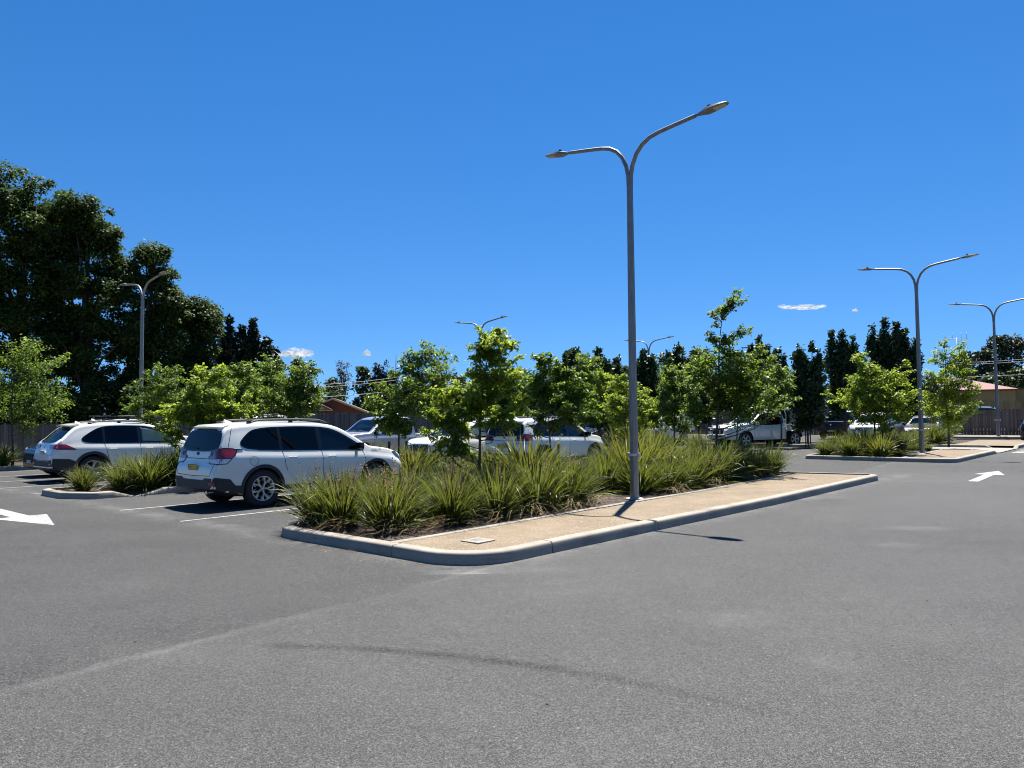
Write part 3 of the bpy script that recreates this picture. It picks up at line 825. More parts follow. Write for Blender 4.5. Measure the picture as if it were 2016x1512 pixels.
# cypress-like conifer
def spires(name, px, d, sp, seed, label, mat, leaf, per, cat='tree', group=None, base_y=None, trunk_r=.2, shape=DIAM, cr=.35, root=None, cleft=None):
    """a tree made of upright leafy leaders: (pixel x, top y, half width, bottom y)"""
    per *= 4.2
    k = d / 1456.0; u, v_ = bear(px, d); pr = random.Random(seed)
    base = 826 - (px - 1008) * .0079 + (1.65 - gz(u)) / k
    cl = []
    for (x, yt_, hw, yb) in sp:
        X, Zt, Zb, Wd = (x-px)*k, (base-yt_)*k, (base-yb)*k, hw*k
        n = int((Zt - Zb) * Wd / (cr * cr) * 1.4) + 6
        yoff = pr.uniform(-.5, .5) * Wd * 1.6
        for i in range(n):
            t = pr.random() ** .9
            w_ = min(1, (1 - t) * 2.6) ** .7 * min(1, .55 + t * 1.5) * Wd
            a = pr.uniform(0, 2*math.pi); q = math.sqrt(pr.random())
            r = cr * (.55 + .6 * pr.random()) * (1 if t < .85 else .6)
            cl.append((X + math.cos(a)*q*max(0, w_ - r*.5), yoff + math.sin(a)*q*max(0, w_ - r*.5), Zb + (Zt-Zb)*t, r))
    H = max(c[2] for c in cl)
    rt = empty(name, (0, 0, 0)); bm = bmesh.new()
    tube_np(bm, [(0, 0, -.05), (0, 0, H*.3), (.03, 0, H*.8)], trunk_r, .03, 8)
    for i in range(0, len(cl), max(1, len(cl)//14)):
        x, y, z, r = cl[i]; tube_np(bm, [(0, 0, z*.45), (x*.8, y*.8, z*.7), (x, y, z)], trunk_r*.3, .015, 5)
    bm_obj('trunk', bm, M['bark'], rt)
    link('crown', crown_clumps(seed, cl, per, leaf, shape, M[mat], 1.25, .25), rt)
    rt.location = W(u, v_, 0); face(rt, px); tag(rt, label, cat, group); return rt
spires('conifer', 487, 56, [(452,630,16,790),(496,632,17,790),(476,645,16,790),(522,668,18,790),(540,690,13,790),(437,665,12,790),(486,690,44,800),(510,720,40,800),(462,716,34,800)], 41, 'dark many-topped conifer right of the elms beside the small cloud', 'cypleaf', .30, 120, cr=.5, trunk_r=.3)
# upright pears
PG = 'upright pear trees along the far bays'
def pear(px, d, top, hw, seed, label, yb=850):
    pr = random.Random(seed)
    sp = [(px, top, hw*.95, yb), (px - hw*.6, top + pr.uniform(8, 26), hw*.5, yb), (px + hw*.6, top + pr.uniform(8, 28), hw*.65, yb), (px + pr.uniform(-.3, .3)*hw, top + 20, hw*.85, yb)]
    return spires('pear_tree', px, d, sp, seed, label, 'pearleaf', .19, 300, group=PG, trunk_r=.07, shape=OVAL, cr=.3)
pear(1131, 40, 683, 24, 51, 'upright pear right above the second white crossover\'s bonnet', 800)
pear(1178, 38, 686, 24, 52, 'narrow near-black pear above the dark hatchback', 832)
pear(1217, 40, 700, 18, 53, 'slim pear just left of the main lamp pole', 830)
pear(1268, 37, 692, 25, 54, 'dark pear behind the right side of the main lamp pole', 835)
pear(1338, 45, 682, 34, 55, 'broad pear left of the tall leader oak', 830)
pear(1375, 48, 690, 24, 56, 'pear partly hidden by the tall leader oak', 830)
pear(1498, 44, 662, 26, 57, 'pear right of the tall leader oak above the white tray ute', 830)
pear(1532, 46, 690, 18, 58, 'smaller pear between the tray ute and the staked pear', 830)
spires('pear_tree', 1588, 36.5, [(1578,682,12,838),(1600,672,10,838),(1568,692,10,838),(1612,690,12,838),(1588,700,26,838)], 59, 'pear with wooden stakes beside the tray of the white ute', 'pearleaf', .16, 300, group=PG, trunk_r=.05, shape=OVAL, cr=.28)
spires('pear_tree', 1662, 43, [(1660,646,17,815),(1642,652,13,812),(1680,660,15,815),(1662,680,31,812),(1690,700,13,815)], 60, 'dark pear behind the navy ute', 'pearleaf', .18, 280, group=PG, trunk_r=.08, shape=OVAL, cr=.32)
spires('pear_tree', 1757, 46, [(1748,628,16,830),(1768,630,13,830),(1782,640,12,830),(1725,640,13,830),(1738,660,20,830),(1765,665,28,830),(1795,690,12,825),(1800,670,9,800),(1745,720,30,830)], 61, 'tallest dark pear left of the right-hand lamp post', 'pearleaf', .19, 280, group=PG, trunk_r=.1, shape=OVAL, cr=.34)

# far trees that close the view
GT = 'trees beyond the car park'
def far(px, d, top, half, seed, label, mat='farleaf', form='round', base=.1, name='tree', leaf=None, per=26, n=60, shape=OVAL, bark='bark'):
    k = d / 1456.0; u, v_ = bear(px, d)
    b = 826 - (px - 1008) * .0079 + (1.65 - gz(u)) / k
    sp_ = half * k
    o = big_tree(name, (b - top) * k, sp_, seed, M[mat], leaf or d * .0042, per * (60/d) * 5.0, n + 20, base, .22, shape, bark, form, cr=max(.5, sp_ * .27))
    return place(o, px, d, label, 'tree', GT)
for i, px in enumerate((-30, 45, 120, 195, 270, 345, 420)):
    far(px, 41.5, 752 + (i % 3) * 7, 52, 300 + i, f'dark understorey shrub below the elms, {ORD[i]} from the left', 'elmleaf', 'round', -.03, 'shrub', .2, 40, 60)
far(676, 92, 706, 19, 71, 'slender pale gum rising above the power lines', 'gumleaf', 'umbrella', .45, 'gum_tree', None, 20, 34, SLIM, 'palebark')
far(714, 88, 721, 24, 72, 'rounded dark tree right of the slender gum')
far(655, 90, 745, 24, 70, 'low dark tree below the slender gum')
spires('she_oak', 752, 84, [(742,720,16,790),(760,717,14,790),(775,735,12,790),(752,740,26,800)], 73, 'feathery dark she-oak over the power lines', 'cypleaf', .5, 40, group=GT, cr=.7, trunk_r=.2, shape=SLIM)
far(592, 74, 708, 34, 74, 'grey green tree between the conifer and the slender gum', 'gumleaf')
far(545, 76, 735, 40, 75, 'dark tree filling in behind the conifer')
far(815, 78, 742, 46, 76, 'low dark tree behind the forked young oak')
far(885, 76, 735, 48, 77, 'flat-topped dark tree behind the middle lamp post')
far(960, 72, 742, 46, 78, 'dark tree right of the middle lamp post')
far(1040, 74, 725, 46, 79, 'dark tree behind the second white crossover')
far(1100, 78, 715, 44, 80, 'dark tree left of the pear row')
far(1165, 80, 730, 46, 81, 'dark tree closing the gap between two slim pears')
far(1240, 70, 720, 44, 82, 'dark tree behind the main lamp pole')
far(1310, 74, 693, 36, 83, 'tall dark tree under the far lamp arms')
far(1380, 76, 684, 40, 84, 'tall dark tree behind the leader oak')
far(1450, 72, 690, 44, 85, 'tall dark tree right behind the leader oak')
far(1530, 74, 730, 44, 86, 'dark tree behind the tray ute')
far(1605, 70, 735, 40, 87, 'dark tree behind the staked pear')
far(1690, 72, 742, 44, 88, 'dark tree behind the lime tree and silver SUV')
far(1820, 74, 735, 42, 89, 'dark tree right of the right-hand lamp post')
far(1925, 96, 690, 40, 90, 'domed dark gum left of the right fence lamp', 'gumleaf', 'umbrella', .12, 'gum_tree', None, 26, 80)
far(1985, 100, 660, 46, 91, 'highest domed gum at the right edge', 'gumleaf', 'umbrella', .12, 'gum_tree', None, 26, 90)
far(1960, 88, 735, 40, 92, 'bushy tree just behind the tan building roof')
far(2012, 90, 725, 40, 93, 'bushy tree at the right edge behind the tan building')
for i, (px, d, top, hw) in enumerate([(470, 82, 760, 70), (640, 84, 770, 60), (760, 84, 765, 60), (850, 84, 760, 60), (930, 84, 755, 60), (1010, 84, 752, 60), (1090, 86, 748, 60), (1170, 86, 745, 60), (1250, 82, 742, 60), (1330, 84, 738, 60), (1410, 84, 735, 60), (1490, 82, 742, 60), (1570, 84, 748, 60), (1650, 82, 755, 60), (1730, 82, 758, 60), (1810, 84, 758, 60)]):
    far(px, d, top, hw, 200 + i, f'low dark tree in the far belt, {ORD[i]} from the left', 'farleaf', 'round', -.02, per=20, n=70)
far(1890, 98, 705, 30, 94, 'small gum behind the roof aerial', 'gumleaf')

# ------------------------------------------------------------------ strappy grass tussocks
def tussock_mesh(seed, n, L, mat, spread=.15, wid=.0085, stiff=1.0):
    rng = np.random.default_rng(seed); V, F = [], []
    az = rng.uniform(0, 2*np.pi, n); r0 = spread * np.sqrt(rng.uniform(0, 1, n))
    el = np.radians(np.where(rng.uniform(0, 1, n) < .12, rng.normal(38, 14, n), rng.normal(72, 12, n)).clip(12, 89)); ln = L * rng.uniform(.45, 1.12, n)
    droop = (np.radians(rng.normal(46, 24, n)).clip(.05, 2.0)) / stiff
    br = rng.uniform(0, 1, n) < .07
    S = 6
    for i in range(n):
        a = az[i] + rng.normal() * .25
        ca, sa = math.cos(a), math.sin(a)
        x = math.cos(az[i]) * r0[i]; y = math.sin(az[i]) * r0[i]; z = 0.0
        e = el[i] if not br[i] else el[i] * .8
        h = wid * rng.uniform(.7, 1.35); st = ln[i] / S; k0 = len(V); tw = rng.normal() * .5
        for s in range(S + 1):
            t = s / S
            w_ = h * (1 - t ** 2.2) * (.75 + .5 * min(1, t * 3))
            px, py = -sa * w_, ca * w_
            tz = w_ * tw
            if s == S: V.append((x, y, z))
            else: V.append((x + px, y + py, z + tz)); V.append((x - px, y - py, z - tz))
            e2 = e - droop[i] * t ** 1.4
            if br[i] and t > .55: e2 -= 1.3
            x += ca * math.cos(e2) * st; y += sa * math.cos(e2) * st; z = max(z + math.sin(e2) * st, .01 + .02 * t)
        for s in range(S - 1): F.append((k0+2*s, k0+2*s+1, k0+2*s+3, k0+2*s+2))
        F.append((k0+2*S-2, k0+2*S-1, k0+2*S))
    me = bpy.data.meshes.new('grass_tussock'); me.from_pydata(V, [], F)
    me.materials.append(mat); me.polygons.foreach_set('use_smooth', [True]*len(me.polygons)); me.update()
    return me
def spike_mesh(seed, L):
    rng = random.Random(seed); bm = bmesh.new()
    b = rng.uniform(.15, .4)
    pts = [Vector((b * (t ** 1.6) * L * .5, .04 * math.sin(t * 3 + seed), L * t * (1 - .05 * t))) for t in (0, .25, .5, .75, 1)]
    add_tube(bm, pts, [.0035, .003, .0028, .002, .001], 4)
    for k in range(80):
        t = .58 + .42 * k / 46 + rng.uniform(-.02, .02)
        i = min(3, int(t * 4)); p = pts[i].lerp(pts[i+1], min(1, t * 4 - i))
        a = rng.uniform(0, 6.28); l = rng.uniform(.02, .05) * (1.25 - .6 * (t - .58) / .42)
        d = Vector((math.cos(a), math.sin(a), rng.uniform(.5, 1.4))).normalized() * l
        sd = d.cross(Vector((rng.random(), rng.random(), 1))).normalized() * .007
        bm.faces.new([bm.verts.new(q) for q in (p, p + d*.5 + sd, p + d, p + d*.5 - sd)])
    me = bpy.data.meshes.new('flower_spike'); bm.to_mesh(me); bm.free(); me.materials.append(M['straw'])
    return me
TM = [tussock_mesh(101 + i, 540, 1.05, M['blade'], .20, .0085, 1.0) for i in range(5)]
TS = [tussock_mesh(121 + i, 560, 1.0, M['blade'], .20, .008, 1.35) for i in range(2)]
TY = [tussock_mesh(111 + i, 460, 1.12, M['blade_yellow'], .2, .0125, 1.2) for i in range(2)]
TL = [tussock_mesh(131 + i, 120, .95, M['blade'], .15, .016) for i in range(2)]      # far ones
SP = [spike_mesh(5 + i, .86 + .07 * i) for i in range(4)]
TRND = random.Random(77)
def tussock(u, v_, z, s, label, kind='n', spikes=0, group='strappy grass tussocks in the garden beds', hs=None):
    me = TRND.choice({'n': TM, 'y': TY, 'l': TL, 's': TS}[kind])
    o = link('grass_tussock', me)
    if group == GF: s *= (.93 if kind != 'y' else 1.05) * (1.14 if u > 14.6 else 1.0)
    o.location = W(u, v_, z); o.rotation_euler = (0, 0, TRND.uniform(0, 6.28)); h = hs or s * TRND.uniform(.92, 1.08); o.scale = (s, s, h)
    tag(o, label, 'grass tussock', group)
    for k in range(int(spikes * 1.6)):
        c = link('flower_spike', TRND.choice(SP), o)
        a = TRND.uniform(0, 6.28); r = TRND.uniform(.02, .14); c.location = (math.cos(a)*r, math.sin(a)*r, 0)
        q = TRND.uniform(.85, 1.15); c.scale = (q, q, q); c.rotation_euler = (TRND.gauss(0, .22), TRND.gauss(0, .22), TRND.uniform(0, 6.28))
    return o
GF = 'grass tussocks in the front kerbed island'
# front island: three rows; row facing the sand walk, middle row, row facing the bays
front = [  # u, v, scale, kind, spikes
    (6.75, 8.15, 1.0, 's', 13), (7.75, 7.95, .92, 'n', 9), (8.75, 7.95, .98, 'n', 6), (9.7, 7.9, 1.02, 'n', 3), (10.75, 8.0, .98, 'n', 4), (11.45, 8.35, .9, 's', 2),
    (13.3, 8.1, .98, 'n', 0), (14.2, 7.95, 1.0, 'n', 0), (15.15, 7.95, .95, 'n', 2), (16.1, 7.95, .98, 'n', 3), (17.05, 7.95, .95, 'n', 2), (18.0, 8.0, .92, 'n', 2), (18.75, 7.95, .9, 's', 1), (19.4, 7.8, .85, 'n', 1)]
for i, (u, v_, s, kd, sp) in enumerate(front):
    tussock(u, v_, .1, s, f'{ORD[i]} tussock from the near corner in the row beside the gravel walk', kd, sp, GF)
mid = [(6.6, 9.05, 1.0, 's', 14), (7.6, 8.85, .95, 'n', 8), (8.6, 8.85, .95, 'n', 6), (9.6, 8.8, 1.0, 'n', 3), (10.6, 8.85, 1.12, 'y', 2), (11.5, 9.0, 1.0, 'n', 2), (13.2, 8.9, 1.05, 's', 0), (14.1, 8.8, 1.12, 'y', 0), (14.9, 8.85, .98, 'y', 0), (15.9, 8.8, 1.05, 'n', 1), (16.9, 8.8, 1.0, 'n', 3), (17.9, 8.8, .95, 'n', 2), (18.9, 8.75, .95, 'n', 1)]
for i, (u, v_, s, kd, sp) in enumerate(mid):
    tussock(u, v_, .1, s, f'{ORD[i]} tussock from the near kerb in the middle row of the front bed', kd, sp, GF)
back = [(6.55, 9.6, .85, 'n', 9), (7.5, 9.6, .9, 'n', 6), (8.5, 9.55, .9, 'n', 4), (9.5, 9.55, .95, 'n', 2), (10.5, 9.6, 1.0, 'y', 1), (11.4, 9.6, .95, 'n', 1), (13.9, 9.6, .9, 'n', 0), (14.4, 9.55, 1.0, 'n', 0), (15.5, 9.55, .95, 'n', 0), (16.7, 9.5, .8, 'n', 0)]
for i, (u, v_, s, kd, sp) in enumerate(back):
    tussock(u, v_, .1, s, f'{ORD[i]} tussock from the near kerb in the row along the parking bays', kd, sp, GF)
G2 = 'grass tussocks in the left kerbed island'
for i, (u, v_, s, kd, sp) in enumerate([(6.35, 18.5, .66, 's', 7), (7.0, 18.0, .62, 'n', 4), (7.55, 17.95, 1.0, 'n', 1), (7.4, 18.8, .9, 'n', 1), (8.4, 18.0, 1.02, 'n', 1), (8.4, 18.9, .95, 'n', 0), (9.3, 18.1, 1.0, 'n', 0), (9.4, 19.0, .9, 'n', 0), (10.3, 18.3, .9, 'n', 0)]):
    tussock(u, v_, .09, s, f'{ORD[i]} tussock from the chamfered kerb end of the left island', kd, sp, G2)
G3 = 'grass tussocks in the right kerbed island'
for i, (u, v_, s, kd, sp) in enumerate([(28.4, 9.3, .72, 's', 1), (28.3, 8.4, .85, 'n', 0), (28.35, 7.4, .8, 'y', 0), (29.5, 9.2, .95, 'n', 0), (29.4, 8.2, 1.0, 'y', 0), (29.6, 7.2, .85, 's', 0), (30.6, 8.7, 1.0, 'n', 0), (30.7, 7.6, .95, 'n', 0), (31.8, 8.6, .95, 'n', 0), (32.2, 7.5, .8, 'n', 1), (33.1, 8.4, 1.05, 'n', 0), (34.1, 7.6, .9, 'n', 0), (33.4, 6.95, .35, 'n', 0), (34.2, 8.8, 1.0, 'n', 0)]):
    tussock(u, v_, .1, s, f'{ORD[i]} tussock from the near-left kerb corner of the right island', kd, sp, G3)
for i, (u, v_, s) in enumerate([(39.7, 8.0, 1.15), (40.6, 8.6, 1.1), (41.6, 8.0, 1.0), (42.6, 8.6, 1.0)]):
    tussock(u, v_, .1, s, f'{ORD[i]} tussock beyond the concrete crossing of the right island', 'n', 0, 'grass tussocks beyond the concrete crossing')
G4 = 'grass tussocks in the bed between the facing rows'
for i, (u, v_, s, kd, sp) in enumerate([(12.2, 12.0, .8, 'n', 3), (13.6, 13.0, .8, 'n', 2), (12.3, 14.0, .85, 'y', 5), (13.8, 14.9, .9, 'n', 5), (12.4, 15.9, .95, 'y', 6), (13.8, 16.6, .95, 'y', 5), (14.5, 15.8, .8, 'n', 3), (12.5, 17.6, .9, 'n', 3), (14.2, 18.3, .9, 'n', 4), (12.6, 19.6, .85, 'n', 0), (13.9, 21.0, .85, 'n', 0), (12.7, 22.6, .85, 'n', 0), (13.9, 24.0, .85, 'n', 0)]):
    tussock(u, v_, .09, s, f'{ORD[i]} tussock from the right end of the bed in front of the silver ute', kd, sp, G4)
G5 = 'grass tussocks in the bed before the far row'
for i, (u, v_, s, kd) in enumerate([(28.6, 17.6, 1.25, 'y'), (29.3, 18.7, 1.25, 'y'), (28.6, 16.2, 1.0, 'n'), (29.3, 15.0, .95, 'n'), (28.7, 20.0, 1.1, 'n'), (29.2, 21.5, 1.0, 'n')]):
    tussock(u, v_, .09, s, f'{ORD[i]} tussock in the bed before the black hatchback and white utes', kd, 0, G5)
for i, (u, v_, s) in enumerate([(7.2, 31.2, .85), (8.2, 31.6, .9), (7.3, 32.4, .9), (9.3, 31.4, .8), (8.6, 33.0, .9)]):
    tussock(u, v_, .09, s, f'{ORD[i]} tussock in the corner bed under the oak by the left fence', 'l', 0, 'grass tussocks by the left fence')

# low flopped dead leaves and chips lying on the front bed and gravel
def litter():
    rng = random.Random(9); V, F = [], []
    def bit(u, v_, z, L, w_, tilt):
        a = rng.uniform(0, 6.28); c, s = math.cos(a), math.sin(a); p = W(u, v_, z); k = len(V)
        for (x, y, zz) in ((0, -w_, 0), (L*.5, -w_*1.2, tilt), (L, 0, 0), (L*.5, w_*1.2, tilt*.8), (0, w_, 0)):
            V.append((p.x + x*c - y*s, p.y + x*s + y*c, p.z + zz))
        F.append(tuple(range(k, k+5)))
    for _ in range(2600): bit(rng.uniform(6.1, 19.3), rng.uniform(7.42, 9.75), .10 + rng.uniform(.005, .03), rng.uniform(.02, .08), rng.uniform(.006, .016), rng.uniform(.004, .02))
    return tag(mesh_obj('mulch_chips', V, F, M['chip']), None, None, None, 'stuff')
M['chip'] = mat_leaf('mulch_chip', (.03, .02, .014), (.16, .115, .08), 0.0, (.1, .1, .1), .9)
litter()
def straw_litter():
    rng = random.Random(19); V, F = [], []
    for _ in range(620):
        u = rng.uniform(6.2, 20); e = rng.random()
        v_ = 7.28 + rng.gauss(.0, .16) if e < .55 else rng.uniform(5.95, 7.2)
        if e > .9: u, v_ = rng.uniform(5.4, 6.3), rng.uniform(6.4, 9.8)
        z = .1415 if abs(v_ - 7.27) < .09 else .128
        if u < 6.05: z = .15 if u > 5.87 else .006
        a = rng.uniform(0, 6.28); L = rng.uniform(.02, .11); w_ = rng.uniform(.002, .005); p = W(u, v_, z + rng.uniform(0, .006)); c, s = math.cos(a), math.sin(a); k = len(V)
        for (x, y, zz) in ((0, -w_, 0), (L, -w_*.5, .004), (L, w_*.5, .004), (0, w_, 0)): V.append((p.x + x*c - y*s, p.y + x*s + y*c, p.z + zz))
        F.append((k, k+1, k+2, k+3))
    return tag(mesh_obj('straw_litter', V, F, M['straw']), None, None, None, 'stuff')
straw_litter()

# stakes beside the young trees
def stake(u, v_, h, label, z=.09, tilt=0.0):
    bm = bmesh.new(); r = random.Random(int(u*100))
    m = Matrix.Translation((0, 0, h/2))
    fs = add_box(bm, (0, 0, h/2 - .05), (.05, .05, h + .1), None, .006)
    o = bm_obj('tree_stake', bm, M['stake'], None, 40)
    o.location = W(u, v_, z); o.rotation_euler = (tilt, 0, HEAD_U + .2)
    tag(o, label, 'tree stake', 'wooden stakes beside the young trees'); return o
def stakes(px, d, offs, h, what):
    for i, o_ in enumerate(offs):
        u, v_ = bear(px + o_, d + (.3 if i % 2 else -.2))
        stake(u, v_, h, f'{["left", "right", "middle"][i]} timber stake {what}')
stakes(1588, 36.3, (-4, 5, 1), 1.25, 'under the staked pear beside the white tray ute')
stakes(783, 20.0, (-17, 17), 1.0, 'of the forked young oak before the silver ute')
stakes(1718, 27.6, (-16, 17), .95, 'of the lime tree before the silver SUV')
stakes(1083, 17.6, (-20, 15), .95, 'of the dark young oak by the second white crossover')

# leaf bits blown onto the asphalt
def asphalt_litter():
    rng = random.Random(29); V, F = [], []
    for i in range(70):
        x, y = (rng.uniform(-3.5, 6), rng.uniform(3.4, 9)) if i < 22 else (rng.uniform(-9, 12), rng.uniform(8, 19))
        if i == 0: x, y = .19, 4.37
        if i == 1: x, y = -2.96, 4.57
        L = rng.uniform(.012, .035); a = rng.uniform(0, 6.28); c, s = math.cos(a), math.sin(a); k = len(V); w_ = L * .3
        for (px_, py_, pz) in ((-L/2, 0, .004), (0, w_, .012), (L/2, 0, .006), (0, -w_, .005)): V.append((x + px_*c - py_*s, y + px_*s + py_*c, .003 + pz))
        F.append((k, k+1, k+2, k+3))
    return tag(mesh_obj('leaf_litter', V, F, M['chip']), None, None, None, 'stuff')
asphalt_litter()
# tussock skirts: dead, flopped straw at the foot of the front plants
def dead_skirts():
    rng = random.Random(31); V, F = [], []
    spots = [(6.3, 8.6), (6.35, 9.3), (7.3, 7.62), (8.3, 7.55), (9.2, 7.5), (10.2, 7.55), (11.0, 7.6), (6.5, 7.7), (13.7, 7.55), (15.6, 7.55), (17.4, 7.55), (18.6, 7.6)]
    for (u, v_) in spots:
        heading = rng.uniform(2.6, 4.6)
        for _ in range(34):
            a = heading + rng.gauss(0, .45); L = rng.uniform(.18, .5); bx, by = u + rng.gauss(0, .13), v_ + rng.gauss(0, .10); w_ = rng.uniform(.003, .007); h = rng.uniform(.04, .22); k = len(V)
            for t, z in ((0, h), (.4, h * .95), (.75, h * .5), (1, .02)):
                p = W(bx + math.cos(a) * L * t, by + math.sin(a) * L * t, .125 + z); n = Vector((-math.sin(a + HEAD_U - D2R(0)), math.cos(a + HEAD_U), 0)) * w_ * (1.1 - t)
                V.append(tuple(p + n)); V.append(tuple(p - n))
            for q in range(3): F.append((k+2*q, k+2*q+1, k+2*q+3, k+2*q+2))
    return tag(mesh_obj('dead_grass', V, F, M['straw']), None, None, None, 'stuff')
dead_skirts()
# more young oaks in the far planting strips
G_FAR = 'young oaks in the far planting strips'
ORIG = [o for o in COL.objects if o.name.split('.')[0] == 'young_tree']
for i, (px, d, j, s, lab) in enumerate([
    (865, 33, 7, 1.05, 'mid green oak behind the silver ute\'s tail'), (1000, 31, 10, 1.05, 'mid green oak just behind the tall front-bed oak'),
    (1150, 33, 9, 1.25, 'oak between the second white crossover and the narrow pears'), (1300, 36, 6, 1.05, 'oak a little right of the main lamp pole, behind'),
    (1450, 35, 7, 1.25, 'oak behind the right half of the leader oak crown'), (1535, 36, 4, 1.15, 'oak over the headboard of the white tray ute'),
    (525, 33, 4, 1.25, 'oak between the hidden gable oak and the dark conifer'), (1195, 34, 2, 1.2, 'oak left of the main lamp pole, behind the black hatchback')]):
    o = copy_tree(ORIG[j % len(ORIG)]); u, v_ = bear(px, d); o.location = W(u, v_, .09); o.rotation_euler = (0, 0, 1.3 + 1.9 * i); o.scale = (s, s, s * 1.02)
    tag(o, lab, 'tree', G_FAR)
# ================================================================== vehicles
M['white'] = mat_carpaint('white_paint', (.73, .73, .665))
M['silver'] = mat_carpaint('silver_paint', (.42, .41, .40), .55, .34)
M['blackpaint'] = mat_carpaint('black_paint', (.006, .006, .007), 0, .22, .0)
M['navy'] = mat_carpaint('navy_paint', (.007, .010, .018), 0, .36, .45)
M['teal'] = mat_carpaint('teal_paint', (.22, .42, .43), 0, .4)
M['plastic'] = simple('black_plastic', (.022, .023, .025), .62, .25, 14)
M['gloss'] = simple('gloss_black', (.008, .008, .009), .12)
M['gap'] = simple('panel_gap', (.012, .012, .012), .9)
M['cglass'] = simple('tinted_glass', (.004, .006, .008), .03, **{'Specular IOR Level': .42})
def mat_tint(name, col, refl):
    t = NT(name)
    g = t.n('ShaderNodeBsdfGlossy', {'Color': (1, 1, 1, 1), 'Roughness': .02}).outputs[0]
    tr = t.n('ShaderNodeBsdfTransparent', {'Color': (*col, 1)}).outputs[0]
    lw = t.n('ShaderNodeFresnel', {'IOR': 1.5}).outputs[0]
    return t.surf(t.n('ShaderNodeMixShader', {0: t.math('MULTIPLY', lw, refl, clamp=True), 1: tr, 2: g}).outputs[0]).m
M['clear'] = mat_tint('clear_glass', (.62, .74, .71), .9)
M['privacy'] = mat_tint('privacy_glass', (.13, .145, .15), .7)
M['tyre'] = simple('tyre_rubber', (.020, .020, .021), .85, .2, 10, .2, 60)
M['alloy'] = simple('alloy_rim', (.55, .56, .57), .32, .08, 8, Metallic=.75)
M['darkalloy'] = simple('dark_alloy', (.06, .06, .065), .4, Metallic=.5)
M['well'] = simple('wheel_well', (.010, .010, .010), .95)
M['redlens'] = simple('red_lens', (.20, .008, .012), .10, **{'Coat Weight': 1.0})
M['clearlens'] = simple('clear_lens', (.62, .64, .66), .12, .3, 25, **{'Coat Weight': 1.0})
M['lampdark'] = simple('lamp_black', (.02, .022, .026), .08, **{'Coat Weight': 1.0})
M['chrome'] = simple('chrome', (.75, .76, .77), .12, Metallic=1.0)
M['yplate'] = simple('yellow_plate', (.72, .48, .04), .45)
M['wplate'] = simple('white_plate', (.72, .72, .68), .45)
M['ink'] = simple('plate_ink', (.012, .012, .012), .6)
M['cabin'] = simple('cabin_trim', (.05, .05, .052), .85)
M['seat'] = simple('seat_cloth', (.09, .09, .095), .85)
M['alu'] = simple('alloy_tray', (.52, .53, .54), .42, .1, 6, Metallic=.35)

def pchip(xs, ys):
    xs = np.array(xs, float); ys = np.array(ys, float); h = np.diff(xs); d = np.diff(ys) / h
    m = np.zeros(len(xs)); m[0] = d[0]; m[-1] = d[-1]
    for i in range(1, len(xs) - 1):
        if d[i-1] * d[i] > 0:
            w1, w2 = 2*h[i] + h[i-1], h[i] + 2*h[i-1]
            m[i] = (w1 + w2) / (w1/d[i-1] + w2/d[i])
    def f(x):
        i = int(min(max(np.searchsorted(xs, x) - 1, 0), len(xs) - 2)); t = min(max((x - xs[i]) / h[i], 0), 1)
        return float((2*t**3-3*t*t+1)*ys[i] + (t**3-2*t*t+t)*h[i]*m[i] + (-2*t**3+3*t*t)*ys[i+1] + (t**3-t*t)*h[i]*m[i+1])
    return f
def lin(pts):
    xs = [p[0] for p in pts]; ys = [p[1] for p in pts]
    return lambda x: float(np.interp(x, xs, ys))

